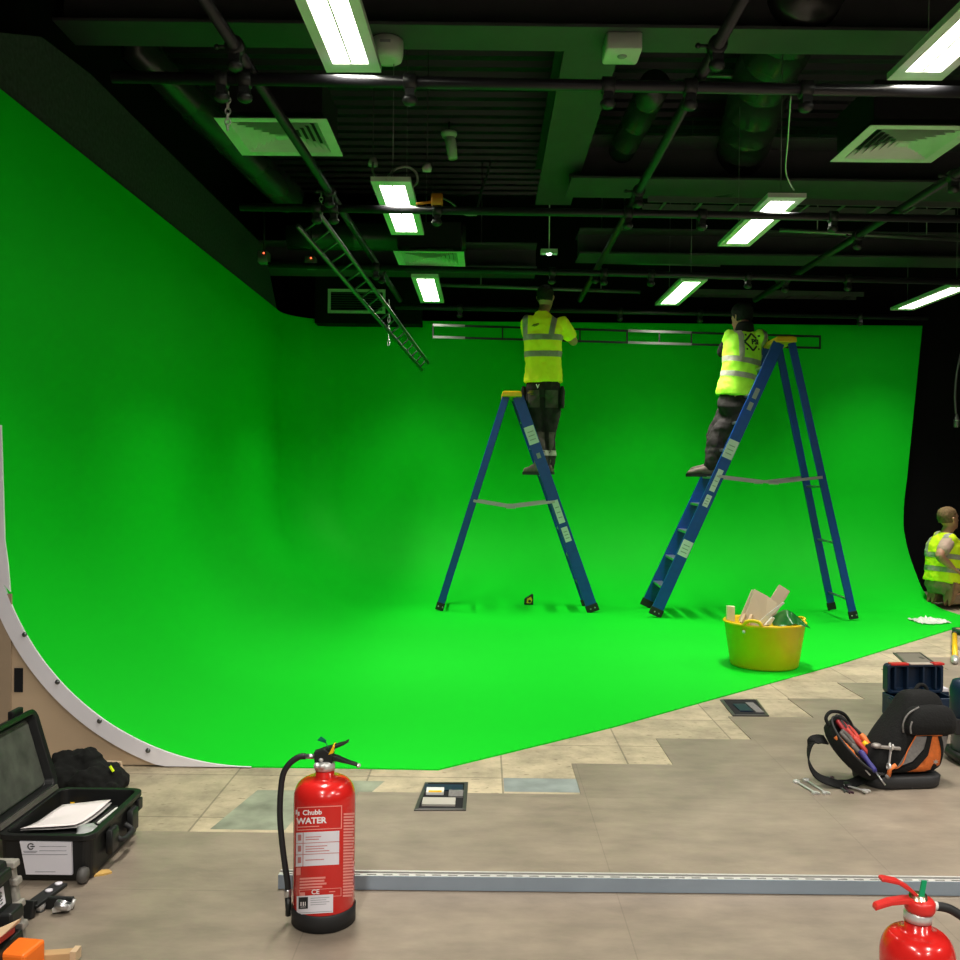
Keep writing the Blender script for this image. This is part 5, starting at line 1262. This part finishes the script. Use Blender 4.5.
# trouser details
for (a_, b_, x0_, x1_) in ((432, 453, 530, 545), (432, 453, 549, 560)):
    patch('calf_panel', tr1, trm1, [(Lc(X(540, a_, Y1)), UP), (Lc(X(540, b_, Y1)), -UP), (Lc(X(x1_, 440, Y1)), s_), (Lc(X(x0_, 440, Y1)), -s_), (Lc(X(540, 440, Y1)), f_)], trouser_g, .004)
for (x0_, x1_) in ((529, 540), (546, 558)):
    patch('pocket_panel', tr1, trm1, [(Lc(X(540, 391, Y1)), UP), (Lc(X(540, 408, Y1)), -UP), (Lc(X(x1_, 400, Y1)), s_), (Lc(X(x0_, 400, Y1)), -s_), (Lc(pel), f_)], trouser_g, .006)
band('reflective_shin_band', tr1, trm1, Lc(X(545, 453, Y1)), UP, .05, reflect)
for sx in (-1, 1):
    hp_ = Lc(X(543, 397, Y1))+s_*sx*.185; m = MB(); m.loft([ering(hp_+UP*z, f_, s_, a, b, 14, 3) for z, a, b in ((-.11, .06, .012), (-.09, .075, .022), (.06, .075, .024), (.1, .07, .014))]); me = remesh(m, 'holster_pocket', .008, 2); crumple(me, .004, 20, 3); mesh_obj('holster_pocket', me, trouser_b, tr1)
tl = text_mb('V', .05, .003); cc = Lc(X(538.5, 388, Y1)); tl.v = [cc+s_*p.x+UP*p.y for p in tl.v]; on_surface(tl, trm1, f_, .008); tl.build('waist_mark', white_ink, tr1, recalc=False)
m = rect2(MB(), -.5, -.1, .5, .15, 5); rect2(m, -.2, .2, .6, .35, 4); rect2(m, 0, -.35, .55, -.2, 4); cc = Lc(X(531, 394, Y1)); m.v = [cc+s_*p.x*.055+UP*p.y*.055 for p in m.v]; on_surface(m, trm1, f_, .010); m.build('pocket_print', mat('dull_yellow_print', (.25, .22, .02), .6), tr1, recalc=False)

# ---- man leaning on the taller stepladder
Y2 = 9.08
fd2 = V((-.30, 1, 0)).normalized()
pel = X(735, 400, Y2); ch = X(742, 356, Y2+.02); nk = X(744.5, 330, Y2+.02); hb = X(742, 326.5, Y2+.07)
sL, sR = X(731, 337, Y2+.04), X(760, 337, Y2+.0)
eL = X(722, 352, Y2+.16); wL = X(727, 343, Y2+.38)
eR = X(766, 346, Y2+.20); wR = X(757, 338, Y2+.40)
hipL, hipR = X(729, 410, Y2+.06), X(742, 410, Y2-.02)
kL, kR = X(716, 436, Y2+.10), X(717, 437, Y2-.02)
aL, aR = X(714, 463, Y2+.12), X(711.5, 464, Y2-.06)
hl, hr = X(718, 477, Y2-.06), X(720, 474, Y2+.12)
P2, top2, tm2, tr2, trm2, g2 = person('man in dark hood and lime vest with logo leaning on the taller ladder', (hl.x, hl.y, hl.z-.02), pel, 0, fd2, ch, nk, hb, V((-.55, .85, -.1)).normalized(), V((-.02, .22, 1)),
    [(sL, eL, wL, V((.3, .6, .5)), V((.6, .3, -.3)), V((1, 0, -.2)), 1), (sR, eR, wR, V((-.3, .7, .4)), V((-.5, .4, -.3)), V((1, .2, 0)), -1)],
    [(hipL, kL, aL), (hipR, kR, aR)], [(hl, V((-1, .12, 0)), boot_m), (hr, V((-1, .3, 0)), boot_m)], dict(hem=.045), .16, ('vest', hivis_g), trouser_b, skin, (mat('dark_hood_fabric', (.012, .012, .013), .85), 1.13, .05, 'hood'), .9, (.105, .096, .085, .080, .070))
s_, f_, Lc = g2['s'], g2['f'], g2['L']
# dark long sleeves and hood collar
for (sh, el, wr) in ((sL, eL, wL), (sR, eR, wR)):
    m = MB(); a, b, c = Lc(sh), Lc(el), Lc(wr); limb(m, [a, a*.5+b*.5, b, b*.5+c*.5, c], [.062, .057, .052, .048, .040]); me = remesh(m, 'sleeve', .010, 3); crumple(me, .008, 16, 4); mesh_obj('sleeve', me, black_f, P2)
m = MB(); nkl = Lc(nk); m.loft([ering(nkl+g2['cup']*z, s_, f_, a, b, 22) for z, a, b in ((-.03, .09, .085), (.0, .088, .085), (.05, .075, .08), (.075, .06, .066))]); me = remesh(m, 'hood_collar', .009, 3); mesh_obj('hood_collar', me, black_f, P2)
ax2 = (Lc(ch)-Lc(pel)).normalized()
tlt = (ax2 + s_*.02).normalized()
for (px, py) in ((741, 361.5), (737, 376)):
    c = Lc(X(px, py, Y2)); band('reflective_band', top2, tm2, c, (UP+s_*.14).normalized(), .05, reflect)
c = Lc(X(741, 360, Y2))
for px in (735, 762):
    q = Lc(X(px, 345, Y2)); ns = (s_-UP*.03).normalized(); patch('shoulder_strip', top2, tm2, [(q+s_*.024, ns), (q-s_*.024, -ns), (c, -(UP+s_*.14).normalized())], reflect)
logo_on(top2, tm2, Lc(X(746, 343, Y2)), s_, UP, f_, .165, mat('logo_dark_green', (.01, .06, .03), .6))

# ---- kneeling man by the black wall
Y3 = 9.62
fd3 = V((.92, .40, 0)).normalized(); s3 = fd3.cross(UP).normalized()
pel = X(942.5, 580, Y3); ch = X(943, 556, Y3); nk = X(946, 534, Y3); hb = X(947.5, 527, Y3)+fd3*.02
sR, sL = X(949.5, 540, Y3-.12), X(940.5, 538, Y3+.14)
eR = X(939.5, 556, Y3-.24); wR = X(952.5, 568, Y3-.16)
eL = X(953.5, 556, Y3+.22); wL = X(964.5, 566, Y3+.14)
gz = .075
hR, hL = pel-UP*.09+s3*.08, pel-UP*.09-s3*.08
kR, kL = V((pel.x, pel.y, .085))+fd3*.42+s3*.12, V((pel.x, pel.y, .085))+fd3*.42-s3*.12
anR, anL = V((pel.x, pel.y, .10))-fd3*.02+s3*.10, V((pel.x, pel.y, .10))-fd3*.02-s3*.10
base3 = V((pel.x, pel.y, 0))
P3, top3, tm3, tr3, trm3, g3 = person('man with sandy hair in yellow vest kneeling beside the end of the green wall', base3, pel, 0, fd3, ch, nk, hb, V((.93, .25, .35)).normalized(), V((-.12, -.05, 1)),
    [(sL, eL, wL, V((.8, .1, -.5)), V((0, -.5, -.8)), V((.3, 1, 0)), 1), (sR, eR, wR, V((.8, .25, -.55)), V((.1, .5, -.8)), V((-.2, 1, .1)), 1)],
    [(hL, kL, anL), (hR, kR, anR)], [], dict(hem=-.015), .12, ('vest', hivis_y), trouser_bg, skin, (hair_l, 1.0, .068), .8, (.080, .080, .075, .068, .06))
s_, f_, Lc = g3['s'], g3['f'], g3['L']
# boots on their toes, soles turned to the camera
for an in (anL, anR):
    dn = (-UP*.96-fd3*.28).normalized(); hp_ = Lc(an)-fd3*.02-V((0, .06, 0))+UP*.15
    # foot points down: heel up under the seat, toes on the floor
    bt = boot('boot', P3, hp_-dn*.02, dn, boot_t, up=fd3, L=.20, S=.84); bt.children[0].data.materials[0] = mat('tan_boot_sole', (.26, .16, .085), .7)
for (sh, el) in ((sL, eL), (sR, eR)):
    m = MB(); a, b = Lc(sh), Lc(el); b = a*.35+b*.65; limb(m, [a, a*.5+b*.5, b], [.070, .068, .066]); me = remesh(m, 'shirt_sleeve', .010, 3); crumple(me, .006, 16, 4); mesh_obj('shirt_sleeve', me, tee_m, P3)
for py in (555.5, 569):
    band('reflective_band', top3, tm3, Lc(X(940.5, py, Y3)), (UP+s_*.0+f_*.12).normalized(), .05, reflect)
q = Lc(X(947.5, 540, Y3-.12)); c = Lc(X(942.5, 553, Y3))
for sg in (-1, 1):
    q = Lc(nk)+s_*sg*.115; patch('shoulder_strip', top3, tm3, [(q+s_*.024, s_), (q-s_*.024, -s_), (c, -UP)], reflect)
t = thing('power_tool', 'small black hand tool held low by the kneeling man', 'hand tool', X(956, 571, Y3-.14)); m = MB(); m.tube([(-.03, 0, .01), (.03, .01, 0), (.10, .03, -.02)], [.02, .026, .022], 12); m.build('body', black_pl, t); m = MB(); m.tube([(.02, .01, 0), (.03, .02, -.07)], [.018, .02], 10); m.build('handle', rubber, t)
t = thing('dust_sheet', 'crumpled whitish sheet on the floor in front of the kneeling man', 'sheet', V((5.0, 9.45, 0))); m = MB(); m.ball((0, 0, .07), (.13, .12, .09), 18); m.ball((.12, .03, .05), (.12, .11, .06), 16); me = remesh(m, 'cloth', .012, 4); crumple(me, .03, 12, 7)
for v in me.vertices: v.co.z = max(.002, v.co.z)
mesh_obj('cloth', me, paper, t); m = MB(); m.loft([rrect(0, 0, .17, .14, .06, .001), rrect(0, 0, .165, .135, .06, .006)]); m.build('hem', label_w, t)
